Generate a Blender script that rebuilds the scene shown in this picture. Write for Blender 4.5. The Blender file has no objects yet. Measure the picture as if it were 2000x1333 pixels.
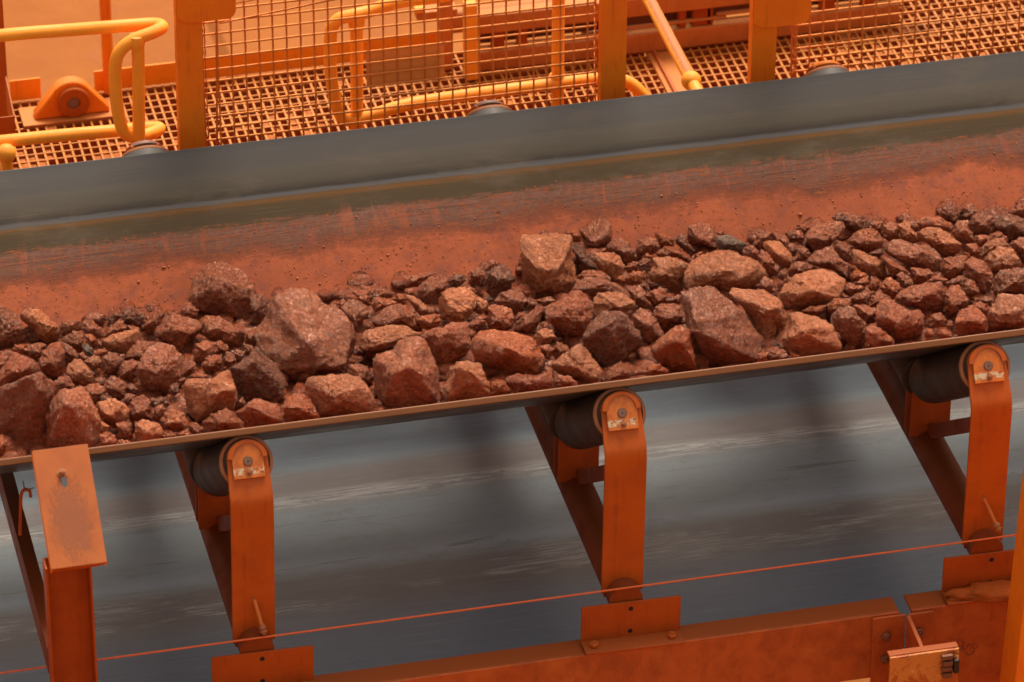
import bpy, bmesh, math, random
import numpy as np
from mathutils import Vector, Matrix

random.seed(7); rng = np.random.default_rng(7)
scene = bpy.context.scene
col = scene.collection

# ------------------------------------------------------------------ camera
PITCH, YAW, ROLL, FPX = 0.557178191, 0.222290987, -0.00618831499, 10494.2331
CAM = np.array([-3.66034152, -15.4970627, 9.51315123])
_f = np.array([math.sin(YAW)*math.cos(PITCH), math.cos(YAW)*math.cos(PITCH), -math.sin(PITCH)])
_r = np.cross(_f, [0, 0, 1.0]); _r /= np.linalg.norm(_r); _u = np.cross(_r, _f)
RX = math.cos(ROLL)*_r + math.sin(ROLL)*_u
UY = -math.sin(ROLL)*_r + math.cos(ROLL)*_u
BK = -_f
cam_d = bpy.data.cameras.new('camera'); cam = bpy.data.objects.new('camera', cam_d); col.objects.link(cam)
cam.matrix_world = Matrix(((RX[0], UY[0], BK[0], CAM[0]), (RX[1], UY[1], BK[1], CAM[1]), (RX[2], UY[2], BK[2], CAM[2]), (0, 0, 0, 1)))
cam_d.sensor_width = 36; cam_d.lens = FPX/2000*36; cam_d.clip_end = 2000; cam_d.clip_start = 0.5
cam_d.dof.use_dof = True; cam_d.dof.focus_distance = 18.5; cam_d.dof.aperture_fstop = 2.8
scene.camera = cam

def ray(px, py):
    d = RX*(px-1000)/FPX - UY*(py-666.5)/FPX + _f
    return d
def U(px, py, ax, val):
    """point where the sight line through a photo pixel meets the real plane x/y/z = val"""
    d = ray(px, py); t = (val-CAM[ax])/d[ax]
    return CAM + t*d

# ------------------------------------------------------------------ light
SUN_EL, SUN_AZ = math.radians(62), math.radians(-62)   # high veiled sun, from beyond the belt and a little to the right
sun_from = Vector((math.cos(SUN_EL)*math.cos(SUN_AZ), -math.cos(SUN_EL)*math.sin(SUN_AZ), math.sin(SUN_EL)))
w = bpy.data.worlds.new('World'); scene.world = w; w.use_nodes = True
nt = w.node_tree; bg = nt.nodes['Background']
sky = nt.nodes.new('ShaderNodeTexSky'); sky.sky_type = 'NISHITA'; sky.sun_disc = False
sky.sun_elevation = SUN_EL; sky.sun_rotation = math.atan2(sun_from.x, sun_from.y); sky.dust_density = 6; sky.air_density = 1.2
hs = nt.nodes.new('ShaderNodeHueSaturation'); hs.inputs['Saturation'].default_value = .22
nt.links.new(sky.outputs[0], hs.inputs['Color'])
mw = nt.nodes.new('ShaderNodeMix'); mw.data_type = 'RGBA'; mw.blend_type = 'MULTIPLY'; mw.inputs[0].default_value = 1
mw.inputs[7].default_value = (1, .87, .72, 1)
nt.links.new(hs.outputs[0], mw.inputs[6]); nt.links.new(mw.outputs[2], bg.inputs[0])
bg.inputs[1].default_value = 0.125
sl = bpy.data.lights.new('sun', 'SUN'); sl.energy = 2.5; sl.angle = math.radians(24); sl.color = (1, .90, .74)
so = bpy.data.objects.new('sun', sl); col.objects.link(so); so.rotation_euler = sun_from.to_track_quat('Z', 'Y').to_euler()
scene.view_settings.view_transform = 'Standard'; scene.view_settings.look = 'None'
scene.view_settings.gamma = 1; scene.view_settings.exposure = 0.66; scene.view_settings.use_curve_mapping = False

# ------------------------------------------------------------------ node helpers
class NT:
    def __init__(s, name):
        s.m = bpy.data.materials.new(name); s.m.use_nodes = True; s.t = s.m.node_tree
        s.b = s.t.nodes['Principled BSDF']
    def n(s, ty, **kw):
        nd = s.t.nodes.new(ty)
        for k, v in kw.items(): setattr(nd, k, v)
        return nd
    def l(s, a, b): s.t.links.new(a, b)
    def put(s, inp, v):
        if isinstance(v, bpy.types.NodeSocket): s.l(v, inp)
        elif isinstance(v, tuple) and len(v) == 3 and inp.type == 'RGBA': inp.default_value = (*v, 1)
        else: inp.default_value = v
    def coord(s, scale=(1, 1, 1), out='Object', loc=(0, 0, 0), rot=(0, 0, 0)):
        tc = s.n('ShaderNodeTexCoord'); mp = s.n('ShaderNodeMapping')
        mp.inputs['Scale'].default_value = scale; mp.inputs['Location'].default_value = loc; mp.inputs['Rotation'].default_value = rot
        s.l(tc.outputs[out], mp.inputs[0]); return mp.outputs[0]
    def shifted(s, vec=None):
        vec = vec or s.coord(); oi = s.n('ShaderNodeObjectInfo'); a = s.n('ShaderNodeVectorMath', operation='ADD')
        cx = s.n('ShaderNodeCombineXYZ'); m = s.m2('MULTIPLY', oi.outputs['Random'], 30.0)
        for i in range(3): s.l(m, cx.inputs[i])
        s.l(vec, a.inputs[0]); s.l(cx.outputs[0], a.inputs[1]); return a.outputs[0]
    def noise(s, vec, scale, detail=4, rough=.55, dist=0.0):
        nd = s.n('ShaderNodeTexNoise'); nd.inputs['Scale'].default_value = scale; nd.inputs['Detail'].default_value = detail
        nd.inputs['Roughness'].default_value = rough; nd.inputs['Distortion'].default_value = dist
        s.l(vec, nd.inputs['Vector']); return nd.outputs['Fac']
    def voro(s, vec, scale, feature='F1', rnd=1.0):
        nd = s.n('ShaderNodeTexVoronoi'); nd.feature = feature; nd.inputs['Scale'].default_value = scale
        nd.inputs['Randomness'].default_value = rnd; s.l(vec, nd.inputs['Vector']); return nd.outputs['Distance']
    def rng(s, v, a, b, c=0.0, d=1.0, smooth=True):
        nd = s.n('ShaderNodeMapRange'); nd.interpolation_type = 'SMOOTHSTEP' if smooth else 'LINEAR'
        s.put(nd.inputs[0], v); nd.inputs[1].default_value = a; nd.inputs[2].default_value = b
        nd.inputs[3].default_value = c; nd.inputs[4].default_value = d; return nd.outputs[0]
    def mix(s, f, a, b, mode='MIX'):
        nd = s.n('ShaderNodeMix'); nd.data_type = 'RGBA'; nd.blend_type = mode
        s.put(nd.inputs[0], f); s.put(nd.inputs[6], a); s.put(nd.inputs[7], b); return nd.outputs[2]
    def m2(s, op, a, b=0.0, c=None):
        nd = s.n('ShaderNodeMath', operation=op); s.put(nd.inputs[0], a); s.put(nd.inputs[1], b)
        if c is not None: s.put(nd.inputs[2], c)
        return nd.outputs[0]
    def sep(s, vec):
        nd = s.n('ShaderNodeSeparateXYZ'); s.l(vec, nd.inputs[0]); return nd.outputs
    def bump(s, h, strength=.5, dist=.002, prev=None):
        nd = s.n('ShaderNodeBump'); nd.inputs['Strength'].default_value = strength; nd.inputs['Distance'].default_value = dist
        s.l(h, nd.inputs['Height'])
        if prev is not None: s.l(prev, nd.inputs['Normal'])
        return nd.outputs[0]
    def ramp(s, fac, stops, interp='LINEAR'):
        nd = s.n('ShaderNodeValToRGB'); cr = nd.color_ramp; cr.interpolation = interp
        while len(cr.elements) < len(stops): cr.elements.new(.5)
        for e, (p, c) in zip(cr.elements, stops): e.position = p; e.color = (*c, 1)
        s.l(fac, nd.inputs[0]); return nd.outputs[0]
    def done(s, color=None, rough=None, normal=None, spec=None, metal=None):
        if color is not None: s.put(s.b.inputs['Base Color'], color)
        if rough is not None: s.put(s.b.inputs['Roughness'], rough)
        if normal is not None: s.l(normal, s.b.inputs['Normal'])
        if spec is not None: s.b.inputs['Specular IOR Level'].default_value = spec
        if metal is not None: s.b.inputs['Metallic'].default_value = metal
        return s.m

def paint(name, base, dark, dust=(.40, .15, .065), dust_amt=1.0, rough=.5, chips=None, patchy=.5):
    """painted steel with red ore dust lying on faces that look up"""
    k = NT(name); v = k.shifted(); geo = k.n('ShaderNodeNewGeometry')
    n1 = k.noise(v, 7, 5, .6); n2 = k.noise(k.coord((14, 14, 2.2)), 3, 5, .65); n3 = k.noise(v, 140, 3, .7)
    c = k.mix(k.m2('MULTIPLY', k.rng(n1, .35, .7), patchy), base, dark)
    c = k.mix(k.m2('MULTIPLY', k.rng(n2, .5, .75), .45), c, dark)
    c = k.mix(k.m2('MULTIPLY', k.rng(n3, .62, .8), .5*patchy), c, dark)
    nz = k.sep(geo.outputs['Normal'])[2]
    run = k.noise(k.coord((38, 38, 1.6)), 1.6, 4, .6); c = k.mix(k.m2('MULTIPLY', k.m2('MULTIPLY', k.rng(run, .56, .66), k.rng(n1, .40, .60)), .28), c, tuple(x*.5 for x in dark))
    chip = k.m2('MULTIPLY', k.rng(k.noise(v, 48, 5, .78), .66, .68), k.rng(k.noise(v, 4, 2), .46, .56)); c = k.mix(k.m2('MULTIPLY', chip, .75), c, (.13, .035, .014))
    up = k.rng(k.m2('ADD', nz, k.m2('MULTIPLY', k.m2('SUBTRACT', k.noise(v, 60, 5, .7), .5), .9)), .45, .95)
    c = k.mix(k.m2('MULTIPLY', up, dust_amt), c, dust)
    film = k.rng(k.noise(v, 22, 6, .7), .55, .8); c = k.mix(k.m2('MULTIPLY', film, .16*dust_amt), c, dust)
    if chips:
        ch = k.rng(k.noise(v, 55, 4, .75), .70, .73); c = k.mix(ch, c, chips)
    r = k.rng(n1, .3, .7, rough-.06, rough+.14)
    b = k.bump(n3, .25, .0012); b = k.bump(k.noise(v, 25, 3), .25, .003, b)
    return k.done(c, r, b, .28)

M = {}
M['orange'] = paint('orange_paint', (.50, .098, .008), (.34, .056, .006), (.38, .10, .025), .8)
M['orange_deep'] = paint('deep_orange_paint', (.42, .072, .007), (.27, .040, .005), (.33, .078, .018), .8)
M['amber'] = paint('amber_paint', (.92, .225, .008), (.80, .150, .007), (.55, .17, .035), .6)
M['toe'] = paint('toe_board_paint', (.94, .30, .012), (.84, .20, .010), (.60, .20, .04), .4)
M['yellow'] = paint('yellow_paint', (.98, .37, .030), (.95, .28, .020), (.60, .24, .08), .35, chips=(.48, .17, .06), patchy=.3)
M['yellow_dusty'] = paint('yellow_paint_dusted', (.95, .40, .045), (.90, .31, .03), (.42, .15, .055), 1.3, patchy=.2)
M['shaded_orange'] = paint('shaded_orange_paint', (.24, .042, .006), (.12, .020, .004), (.20, .045, .012), .8)  # orange paint with the shade under the belt put into its colour
M['dusty'] = paint('dusty_steel', (.62, .190, .040), (.40, .105, .020), (.50, .165, .036))
M['grating'] = paint('grating_dusty', (.40, .095, .016), (.26, .058, .010), (.50, .170, .030))  # dark base puts the holes' shade into the bar sides; dust lightens the tops
M['wire'] = paint('rusty_wire', (.66, .190, .030), (.46, .105, .020), (.80, .27, .06), rough=.55)
M['cord'] = paint('orange_red_cord', (.72, .13, .035), (.55, .09, .025), (.7, .17, .06), patchy=.3)

def simple(name, colr, rough=.5, var=.3, scale=20, spec=.4, bump=.2, metal=0.0):
    k = NT(name); v = k.coord(); n = k.noise(v, scale, 5, .6)
    c = k.mix(k.m2('MULTIPLY', k.rng(n, .35, .7), var), colr, tuple(x*.45 for x in colr))
    return k.done(c, k.rng(n, .3, .7, rough-.07, rough+.1), k.bump(k.noise(v, scale*6, 3), bump, .001), spec, metal)
M['roller'] = simple('worn_roller_steel', (.075, .043, .028), .55, .4, 9, .35, 0)
M['roller_grey'] = simple('polished_roller_steel', (.20, .19, .185), .35, .3, 9, metal=.5)
M['endring'] = simple('roller_end_ring', (.42, .15, .055), .42, .4, 25, .5)
M['endface'] = simple('roller_end_face', (.26, .135, .10), .5, .35, 18)
M['dark'] = simple('dark_hole', (.012, .009, .008), .7, .1)
M['bolt'] = simple('dusty_bolt', (.36, .12, .04), .45, .5, 60, .5)
M['bolt_dark'] = simple('rusted_bolt', (.20, .060, .024), .55, .5, 60, .5)
M['pin'] = simple('greasy_pin', (.22, .11, .075), .4, .5, 80)
M['black'] = simple('black_rubber', (.02, .014, .012), .35, .3)
M['panel'] = simple('dull_brown_plate', (.85, .30, .06), .6, .15, 6)
M['crumb'] = simple('dust_crumbs', (.40, .115, .040), .7, .4, 30, .2, .3)
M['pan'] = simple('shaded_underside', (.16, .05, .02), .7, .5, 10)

def keeper_mat():
    k = NT('peeled_keeper_paint'); P = k.sep(k.coord()); v = k.shifted()
    base = k.mix(k.rng(k.noise(v, 30, 4), .4, .7), (.62, .17, .024), (.45, .11, .02))
    band = k.m2('MULTIPLY', k.rng(P[2], -.046, -.040), k.rng(P[2], -.026, -.018, 1, 0))
    n = k.noise(v, 38, 6, .7)
    pale = k.m2('MULTIPLY', band, k.rng(n, .46, .51))
    c = k.mix(pale, base, (.62, .50, .33))
    rust = k.m2('MULTIPLY', band, k.rng(k.noise(v, 55, 5, .7), .56, .6))
    c = k.mix(rust, c, (.20, .055, .02))
    sp = k.rng(k.noise(k.coord(loc=(3, 1, 2)), 160, 3, .6), .70, .74)
    c = k.mix(k.m2('MULTIPLY', sp, k.rng(P[2], .02, .03)), c, (.75, .62, .45))
    return k.done(c, .42, k.bump(n, .35, .001), .45)
M['keeper'] = keeper_mat()

def cover_mat():
    k = NT('sandy_orange_cover'); v = k.coord(); P = k.sep(v)
    base = k.mix(k.rng(k.noise(v, 9, 4), .35, .7), (.37, .088, .010), (.30, .064, .008))
    # brown scab of caked ore in the lower middle of the plate
    ex = k.m2('DIVIDE', P[0], .062); ez = k.m2('DIVIDE', k.m2('SUBTRACT', P[1], -.045), .13)
    rr = k.m2('ADD', k.m2('MULTIPLY', ex, ex), k.m2('MULTIPLY', ez, ez))
    n = k.noise(v, 150, 5, .8, .3); n2 = k.noise(v, 22, 4, .6)
    thr = k.m2('ADD', .375, k.m2('MULTIPLY', k.m2('ADD', rr, k.m2('MULTIPLY', k.m2('SUBTRACT', n2, .5), 1.6)), .14))
    f = k.rng(k.m2('SUBTRACT', n, thr), -.01, .035)
    c = k.mix(k.m2('MULTIPLY', f, .8), base, (.21, .055, .016))
    return k.done(c, .5, k.bump(f, .5, .0015, k.bump(n, .2, .001)), .4)
M['cover'] = cover_mat()

def peel_mat():
    k = NT('peeling_plate'); v = k.coord(); n = k.noise(v, 11, 7, .7, .6)
    c = k.mix(k.rng(n, .42, .50), (.42, .085, .012), (.60, .20, .04))
    c = k.mix(k.rng(k.noise(v, 24, 6, .7, .8), .60, .64), c, (.25, .075, .03))
    c = k.mix(k.rng(k.noise(k.coord(loc=(4, 4, 4)), 13, 6, .7), .60, .64), c, (.70, .34, .11))
    return k.done(c, .4, k.bump(n, .6, .002), .5)
M['peel'] = peel_mat()

def web_mat():
    k = NT('rusty_beam_web'); v = k.coord(); st = k.noise(k.coord((3, 3, 2.2)), 4, 7, .72, .5)
    n = k.noise(v, 6, 6, .65); fine = k.noise(v, 60, 5, .75)
    c = k.mix(k.rng(st, .35, .7), (.50, .10, .018), (.33, .060, .013))
    c = k.mix(k.m2('MULTIPLY', k.rng(n, .50, .70), .6), c, (.55, .15, .025))
    c = k.mix(k.m2('MULTIPLY', k.rng(fine, .58, .7), .55), c, (.23, .05, .016))
    return k.done(c, .5, k.bump(fine, .4, .0015), .4)
M['web'] = web_mat()

def belt_mat():
    k = NT('belt_rubber'); v = k.coord(); P = k.sep(v)
    st = k.noise(k.coord((.9, 14, 14)), 6, 6, .7)              # streaks drawn out along the belt
    fst = k.noise(k.coord((1.6, 60, 60)), 5, 6, .75)
    n = k.noise(v, 5, 6, .65); fine = k.noise(v, 45, 6, .75)
    y = k.m2('ADD', P[1], k.m2('MULTIPLY', k.m2('SUBTRACT', st, .5), .020))
    f = k.rng(y, .44, .93, 0, 1, False)
    def q(yy): return (yy-.44)/.49
    clean = k.ramp(f, [(0, (.056, .036, .019)), (q(.70), (.052, .034, .017)), (q(.728), (.062, .038, .016)), (q(.738), (.125, .052, .013)),
                       (q(.746), (.090, .052, .022)), (q(.751), (.082, .080, .090)), (q(.759), (.070, .068, .074)), (q(.766), (.032, .026, .021)), (q(.79), (.072, .062, .050)),  # blue-grey stops put the crease highlight into the rubber colour
                       (q(.835), (.090, .081, .070)), (q(.850), (.080, .075, .073)), (q(.90), (.084, .081, .083)), (1, (.066, .066, .070))])
    clean = k.mix(k.m2('MULTIPLY', k.rng(fst, .4, .75), .25), clean, (0.0682, 0.0496, 0.0330))
    clean = k.mix(k.m2('MULTIPLY', k.rng(fst, .25, .45, 1, 0), .4), clean, (0.0198, 0.0161, 0.0132))
    # dust: red below, breaking up into streaks towards the bare band
    yy = k.m2('ADD', P[1], k.m2('MULTIPLY', k.m2('SUBTRACT', n, .5), .16))
    yy = k.m2('ADD', yy, k.m2('MULTIPLY', k.m2('SUBTRACT', fst, .5), .13))
    yy = k.m2('ADD', yy, k.m2('MULTIPLY', k.m2('SUBTRACT', fine, .5), .10))
    d1 = k.rng(yy, .560, .605, 1, 0)
    strk = k.m2('MULTIPLY', k.rng(k.m2('ADD', fst, k.m2('MULTIPLY', k.m2('SUBTRACT', fine, .5), .8)), .53, .62), k.m2('MULTIPLY', k.rng(P[1], .672, .690, 1, 0), k.rng(st, .30, .55, .35, 1)))
    red = k.mix(k.rng(n, .35, .7), (0.3221, 0.0826, 0.0365), (0.2463, 0.0604, 0.0282))
    red = k.mix(k.rng(k.noise(v, 14, 6, .7), .45, .75), red, (0.1704, 0.0535, 0.0392))
    purp = k.mix(k.rng(fine, .35, .65), (0.1780, 0.0809, 0.0587), (0.1026, 0.0406, 0.0302))
    rag = k.m2('ADD', P[1], k.m2('MULTIPLY', k.m2('SUBTRACT', k.noise(k.coord((1.3, 7, 7)), 5, 6, .7), .5), .09))
    mid = k.m2('MULTIPLY', k.rng(P[1], .545, .58), k.rng(rag, .660, .680, 1, 0))
    scr = k.rng(k.noise(k.coord((1.0, 95, 95), loc=(3, 0, 0)), 3, 6, .8), .54, .60)
    purp = k.mix(k.m2('MULTIPLY', scr, .7), purp, (.045, .034, .026))
    wob = k.noise(k.coord((1.1, 3, 3), loc=(7, 1, 0)), 2.2, 6, .7); clean = k.mix(k.m2('MULTIPLY', k.rng(wob, .48, .72), .38), clean, (.130, .100, .075))
    clean = k.mix(k.m2('MULTIPLY', k.rng(k.noise(k.coord((.9, 80, 80), loc=(1, 4, 0)), 3, 5, .75), .60, .66), .45), clean, (.028, .024, .021))
    clean = k.mix(k.m2('MULTIPLY', k.rng(k.noise(k.coord((.7, 60, 60), loc=(2, 8, 0)), 3, 5, .75), .62, .68), .35), clean, (.16, .12, .09))
    c = k.mix(k.m2('MULTIPLY', mid, .85), clean, purp)
    drib = k.rng(k.noise(k.coord((11, 1.6, 1.6)), 1.5, 5, .6), .56, .64)
    d1 = k.m2('MAXIMUM', d1, k.m2('MULTIPLY', k.m2('MULTIPLY', drib, k.rng(yy, .64, .69, 1, 0)), .45))
    c = k.mix(d1, c, red)
    band2 = k.m2('MULTIPLY', k.rng(yy, .540, .565), k.rng(yy, .585, .615, 1, 0))
    c = k.mix(k.m2('MULTIPLY', band2, .55), c, (0.0768, 0.0250, 0.0169))
    c = k.mix(strk, c, (0.2303, 0.0624, 0.0218))
    line = k.rng(k.noise(k.coord((.5, 150, 150)), 3, 3, .6), .60, .66)
    c = k.mix(k.m2('MULTIPLY', line, k.m2('MULTIPLY', k.rng(P[1], .615, .63), k.rng(P[1], .655, .67, 1, 0))), c, (0.0224, 0.0169, 0.0138))
    spots = k.m2('MULTIPLY', k.rng(k.m2('ADD', k.voro(v, 3.2), k.m2('MULTIPLY', fine, .05)), .05, .07, 1, 0), .8)
    c = k.mix(k.m2('MULTIPLY', spots, k.m2('MULTIPLY', k.rng(P[1], .50, .60), k.rng(P[1], .68, .72, 1, 0))), c, (0.0179, 0.0125, 0.0112))
    dn = k.rng(P[1], .60, .70, 1, 0)
    r = k.m2('ADD', k.m2('MULTIPLY', dn, .2), .55)
    crumb = k.rng(k.voro(v, 60), .10, .24, 1, 0)
    crumb = k.m2('MULTIPLY', k.m2('MULTIPLY', crumb, k.rng(k.noise(v, 9, 3), .45, .7)), dn)
    b = k.bump(crumb, .35, .002); b = k.bump(k.m2('MULTIPLY', fine, dn), .4, .002, b)
    b = k.bump(k.m2('MULTIPLY', k.noise(v, 18, 4, .6), dn), .4, .006, b)
    c = k.mix(k.m2('MULTIPLY', crumb, .35), c, (.34, .10, .036))
    return k.done(c, r, b, .10)
M['belt'] = belt_mat()

def belt_edge_mat():
    k = NT('belt_edge_rubber'); st = k.noise(k.coord((1.2, 90, 90)), 4, 5, .7)
    c = k.mix(k.rng(st, .35, .7), (.22, .080, .024), (.16, .056, .018))
    c = k.mix(k.m2('MULTIPLY', k.rng(k.noise(k.coord((.6, .6, .6)), 3, 3), .5, .8), .4), c, (.24, .10, .045))
    return k.done(c, .5, k.bump(st, .15, .001), .35)
M['belt_edge'] = belt_edge_mat()
M['belt_under'] = simple('belt_underside', (.062, .042, .030), .42, .4, 4, .45, .1)

def return_mat():
    k = NT('return_belt_rubber'); v = k.coord(); P = k.sep(v); X = P[0]; Y = P[1]
    st = k.noise(k.coord((.9, 9, 1)), 5, 7, .7); fst = k.noise(k.coord((1.7, 60, 1)), 3, 7, .78); big = k.noise(v, 1.6, 4, .55)
    blot = k.noise(k.coord((2.2, 5, 1)), 3, 6, .65)
    y = k.m2('ADD', Y, k.m2('MULTIPLY', k.m2('SUBTRACT', st, .5), .06))
    f = k.rng(y, -.75, .95, 0, 1, False)
    def q(a): return (a+.75)/1.70
    c = k.ramp(f, [(0, (0.1992, 0.2508, 0.3363)), (q(-.45), (0.2256, 0.2724, 0.3562)), (q(-.36), (0.2592, 0.2904, 0.3500)), (q(-.24), (0.270, 0.242, 0.231)), (q(-.10), (0.279, 0.265, 0.261)),  # near and far ends darkened in colour to offset the light gradient
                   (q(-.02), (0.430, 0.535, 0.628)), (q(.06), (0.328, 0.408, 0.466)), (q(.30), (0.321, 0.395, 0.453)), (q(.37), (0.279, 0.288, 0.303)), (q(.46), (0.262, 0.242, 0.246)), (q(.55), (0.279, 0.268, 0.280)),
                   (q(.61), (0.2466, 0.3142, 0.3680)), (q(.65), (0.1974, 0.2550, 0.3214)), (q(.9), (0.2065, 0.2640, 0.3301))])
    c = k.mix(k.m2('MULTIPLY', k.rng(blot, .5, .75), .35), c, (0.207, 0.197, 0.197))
    pale = (0.656, 0.664, 0.680)
    # scuffed pale streaks in two bands
    w1 = k.m2('MULTIPLY', k.rng(Y, .325, .37), k.rng(Y, .40, .46, 1, 0))
    s1 = k.m2('MULTIPLY', k.m2('MULTIPLY', w1, k.rng(fst, .47, .54)), k.rng(blot, .38, .50))
    w2 = k.m2('MULTIPLY', k.rng(Y, -.36, -.24), k.rng(Y, -.12, -.04, 1, 0))
    s2 = k.m2('MULTIPLY', k.m2('MULTIPLY', w2, k.rng(fst, .485, .55)), k.rng(k.noise(k.coord((1.3, 3.5, 1), loc=(5, 2, 0)), 3, 4), .46, .62))
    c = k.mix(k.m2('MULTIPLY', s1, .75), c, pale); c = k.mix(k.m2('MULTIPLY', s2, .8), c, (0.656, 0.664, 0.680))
    ln = k.rng(k.m2('ABSOLUTE', k.m2('SUBTRACT', Y, .392)), .0005, .0022, 1, 0)
    c = k.mix(k.m2('MULTIPLY', ln, k.rng(st, .3, .6, .25, .9)), c, (0.656, 0.664, 0.680))
    # faint zigzag stitching marks
    tri = k.m2('PINGPONG', k.m2('ADD', k.m2('MULTIPLY', X, 1.0), k.m2('MULTIPLY', blot, .03)), .042)
    zz = k.m2('ABSOLUTE', k.m2('SUBTRACT', k.m2('SUBTRACT', Y, .225), k.m2('MULTIPLY', tri, 1.9)))
    z1 = k.m2('MULTIPLY', k.rng(zz, .001, .006, 1, 0), k.rng(blot, .42, .60))
    c = k.mix(k.m2('MULTIPLY', z1, .20), c, (0.656, 0.664, 0.680))
    tri2 = k.m2('PINGPONG', k.m2('ADD', X, k.m2('MULTIPLY', st, .02)), .055)
    zz2 = k.m2('ABSOLUTE', k.m2('SUBTRACT', k.m2('SUBTRACT', Y, -.07), k.m2('MULTIPLY', tri2, .9)))
    c = k.mix(k.m2('MULTIPLY', k.m2('MULTIPLY', k.rng(zz2, .001, .006, 1, 0), k.rng(blot, .45, .6)), .35), c, (0.166, 0.185, 0.211))
    # long diagonal scuffs
    dg = k.noise(k.coord((1.2, 16, 1), rot=(0, 0, math.radians(-38))), 1.6, 3, .6)
    c = k.mix(k.m2('MULTIPLY', k.m2('MULTIPLY', k.rng(dg, .635, .67), k.rng(Y, -.1, 0)), k.m2('MULTIPLY', k.rng(Y, .2, .3, 1, 0), .55)), c, (0.179, 0.168, 0.175))
    c = k.mix(k.m2('MULTIPLY', k.rng(k.noise(k.coord((1.5, 30, 1), loc=(2, 3, 0)), 4, 7, .8), .56, .72), .25), c, (0.635, 0.664, 0.680))
    lf = k.noise(k.coord((.8, 120, 1), loc=(6, 1, 0)), 3, 6, .8)
    c = k.mix(k.m2('MULTIPLY', k.m2('MULTIPLY', k.rng(lf, .565, .60), k.rng(st, .40, .58)), .55), c, (.46, .47, .48))
    c = k.mix(k.m2('MULTIPLY', k.rng(k.noise(k.coord((1.4, 40, 1), loc=(9, 1, 0)), 3, 6, .8), .58, .66), .35), c, (.09, .08, .072))
    r = k.rng(fst, .3, .7, .30, .50)
    b = k.bump(fst, .12, .002); b = k.bump(k.noise(v, 120, 3), .08, .001, b)
    return k.done(c, r, b, .5)
M['return'] = return_mat()

def ground_mat():
    k = NT('red_earth'); v = k.coord(); n = k.noise(v, .5, 8, .65); f = k.noise(v, 6, 6, .7)
    c = k.mix(k.rng(n, .35, .7), (.34, .108, .020), (.27, .080, .016)); c = k.mix(k.m2('MULTIPLY', k.rng(f, .5, .75), .4), c, (.28, .095, .045))
    return k.done(c, .85, k.bump(f, .6, .03), .2)
M['ground'] = ground_mat()

def rock_mat(name, a, b, c3, pale, rough=.36, patch=None):
    k = NT(name); v = k.coord(out='Object'); oi = k.n('ShaderNodeObjectInfo')
    addv = k.n('ShaderNodeVectorMath', operation='ADD'); k.l(v, addv.inputs[0])
    sc = k.m2('MULTIPLY', oi.outputs['Random'], 40.0); cx = k.n('ShaderNodeCombineXYZ')
    for i in range(3): k.l(sc, cx.inputs[i])
    k.l(cx.outputs[0], addv.inputs[1]); v = addv.outputs[0]
    n1 = k.noise(v, 9, 6, .65, .4); n2 = k.noise(v, 30, 7, .72, .6); n3 = k.noise(v, 85, 6, .72, .5); n4 = k.noise(v, 18, 5, .6, 1.0)
    pit = k.voro(v, 65); pitm = k.m2('MULTIPLY', k.rng(pit, .12, .28, 1, 0), k.rng(n4, .50, .62))
    c = k.mix(k.rng(n1, .36, .62), a, b); c = k.mix(k.m2('MULTIPLY', k.rng(n2, .48, .68), .35), c, c3)
    c = k.mix(k.m2('MULTIPLY', k.rng(n4, .54, .74), .5), c, pale)
    if patch: c = k.mix(k.m2('MULTIPLY', k.rng(k.noise(v, 10, 5, .6, .5), .63, .70), .85), c, patch)
    cav = k.rng(n3, .30, .47, 1, 0)
    c = k.mix(k.m2('MULTIPLY', cav, .18), c, tuple(x*.35 for x in a))
    c = k.mix(k.m2('MULTIPLY', pitm, .8), c, tuple(x*.25 for x in a))
    hv = k.n('ShaderNodeHueSaturation'); k.l(c, hv.inputs['Color'])
    k.l(k.rng(oi.outputs['Random'], 0, 1, .74, 1.22, False), hv.inputs['Value']); c = hv.outputs[0]
    r = k.rng(n2, .3, .7, rough-.20, rough+.06)
    bb = k.bump(k.noise(v, 16, 3, .5), .2, .010)
    rd = k.m2('ABSOLUTE', k.m2('SUBTRACT', n2, .5))
    bb = k.bump(n2, 1.0, .034, bb)
    rd3 = k.m2('ABSOLUTE', k.m2('SUBTRACT', n3, .5))
    bb = k.bump(rd3, .9, .014, bb); bb = k.bump(n3, 1.0, .019, bb); bb = k.bump(pitm, .7, -.004, bb)
    k.b.inputs['Specular Tint'].default_value = (1, .68, .50, 1); k.b.inputs['Coat Weight'].default_value = .6; k.b.inputs['Coat Roughness'].default_value = .13; k.l(bb, k.b.inputs['Coat Normal'])
    return k.done(c, r, bb, 1.0)
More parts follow.
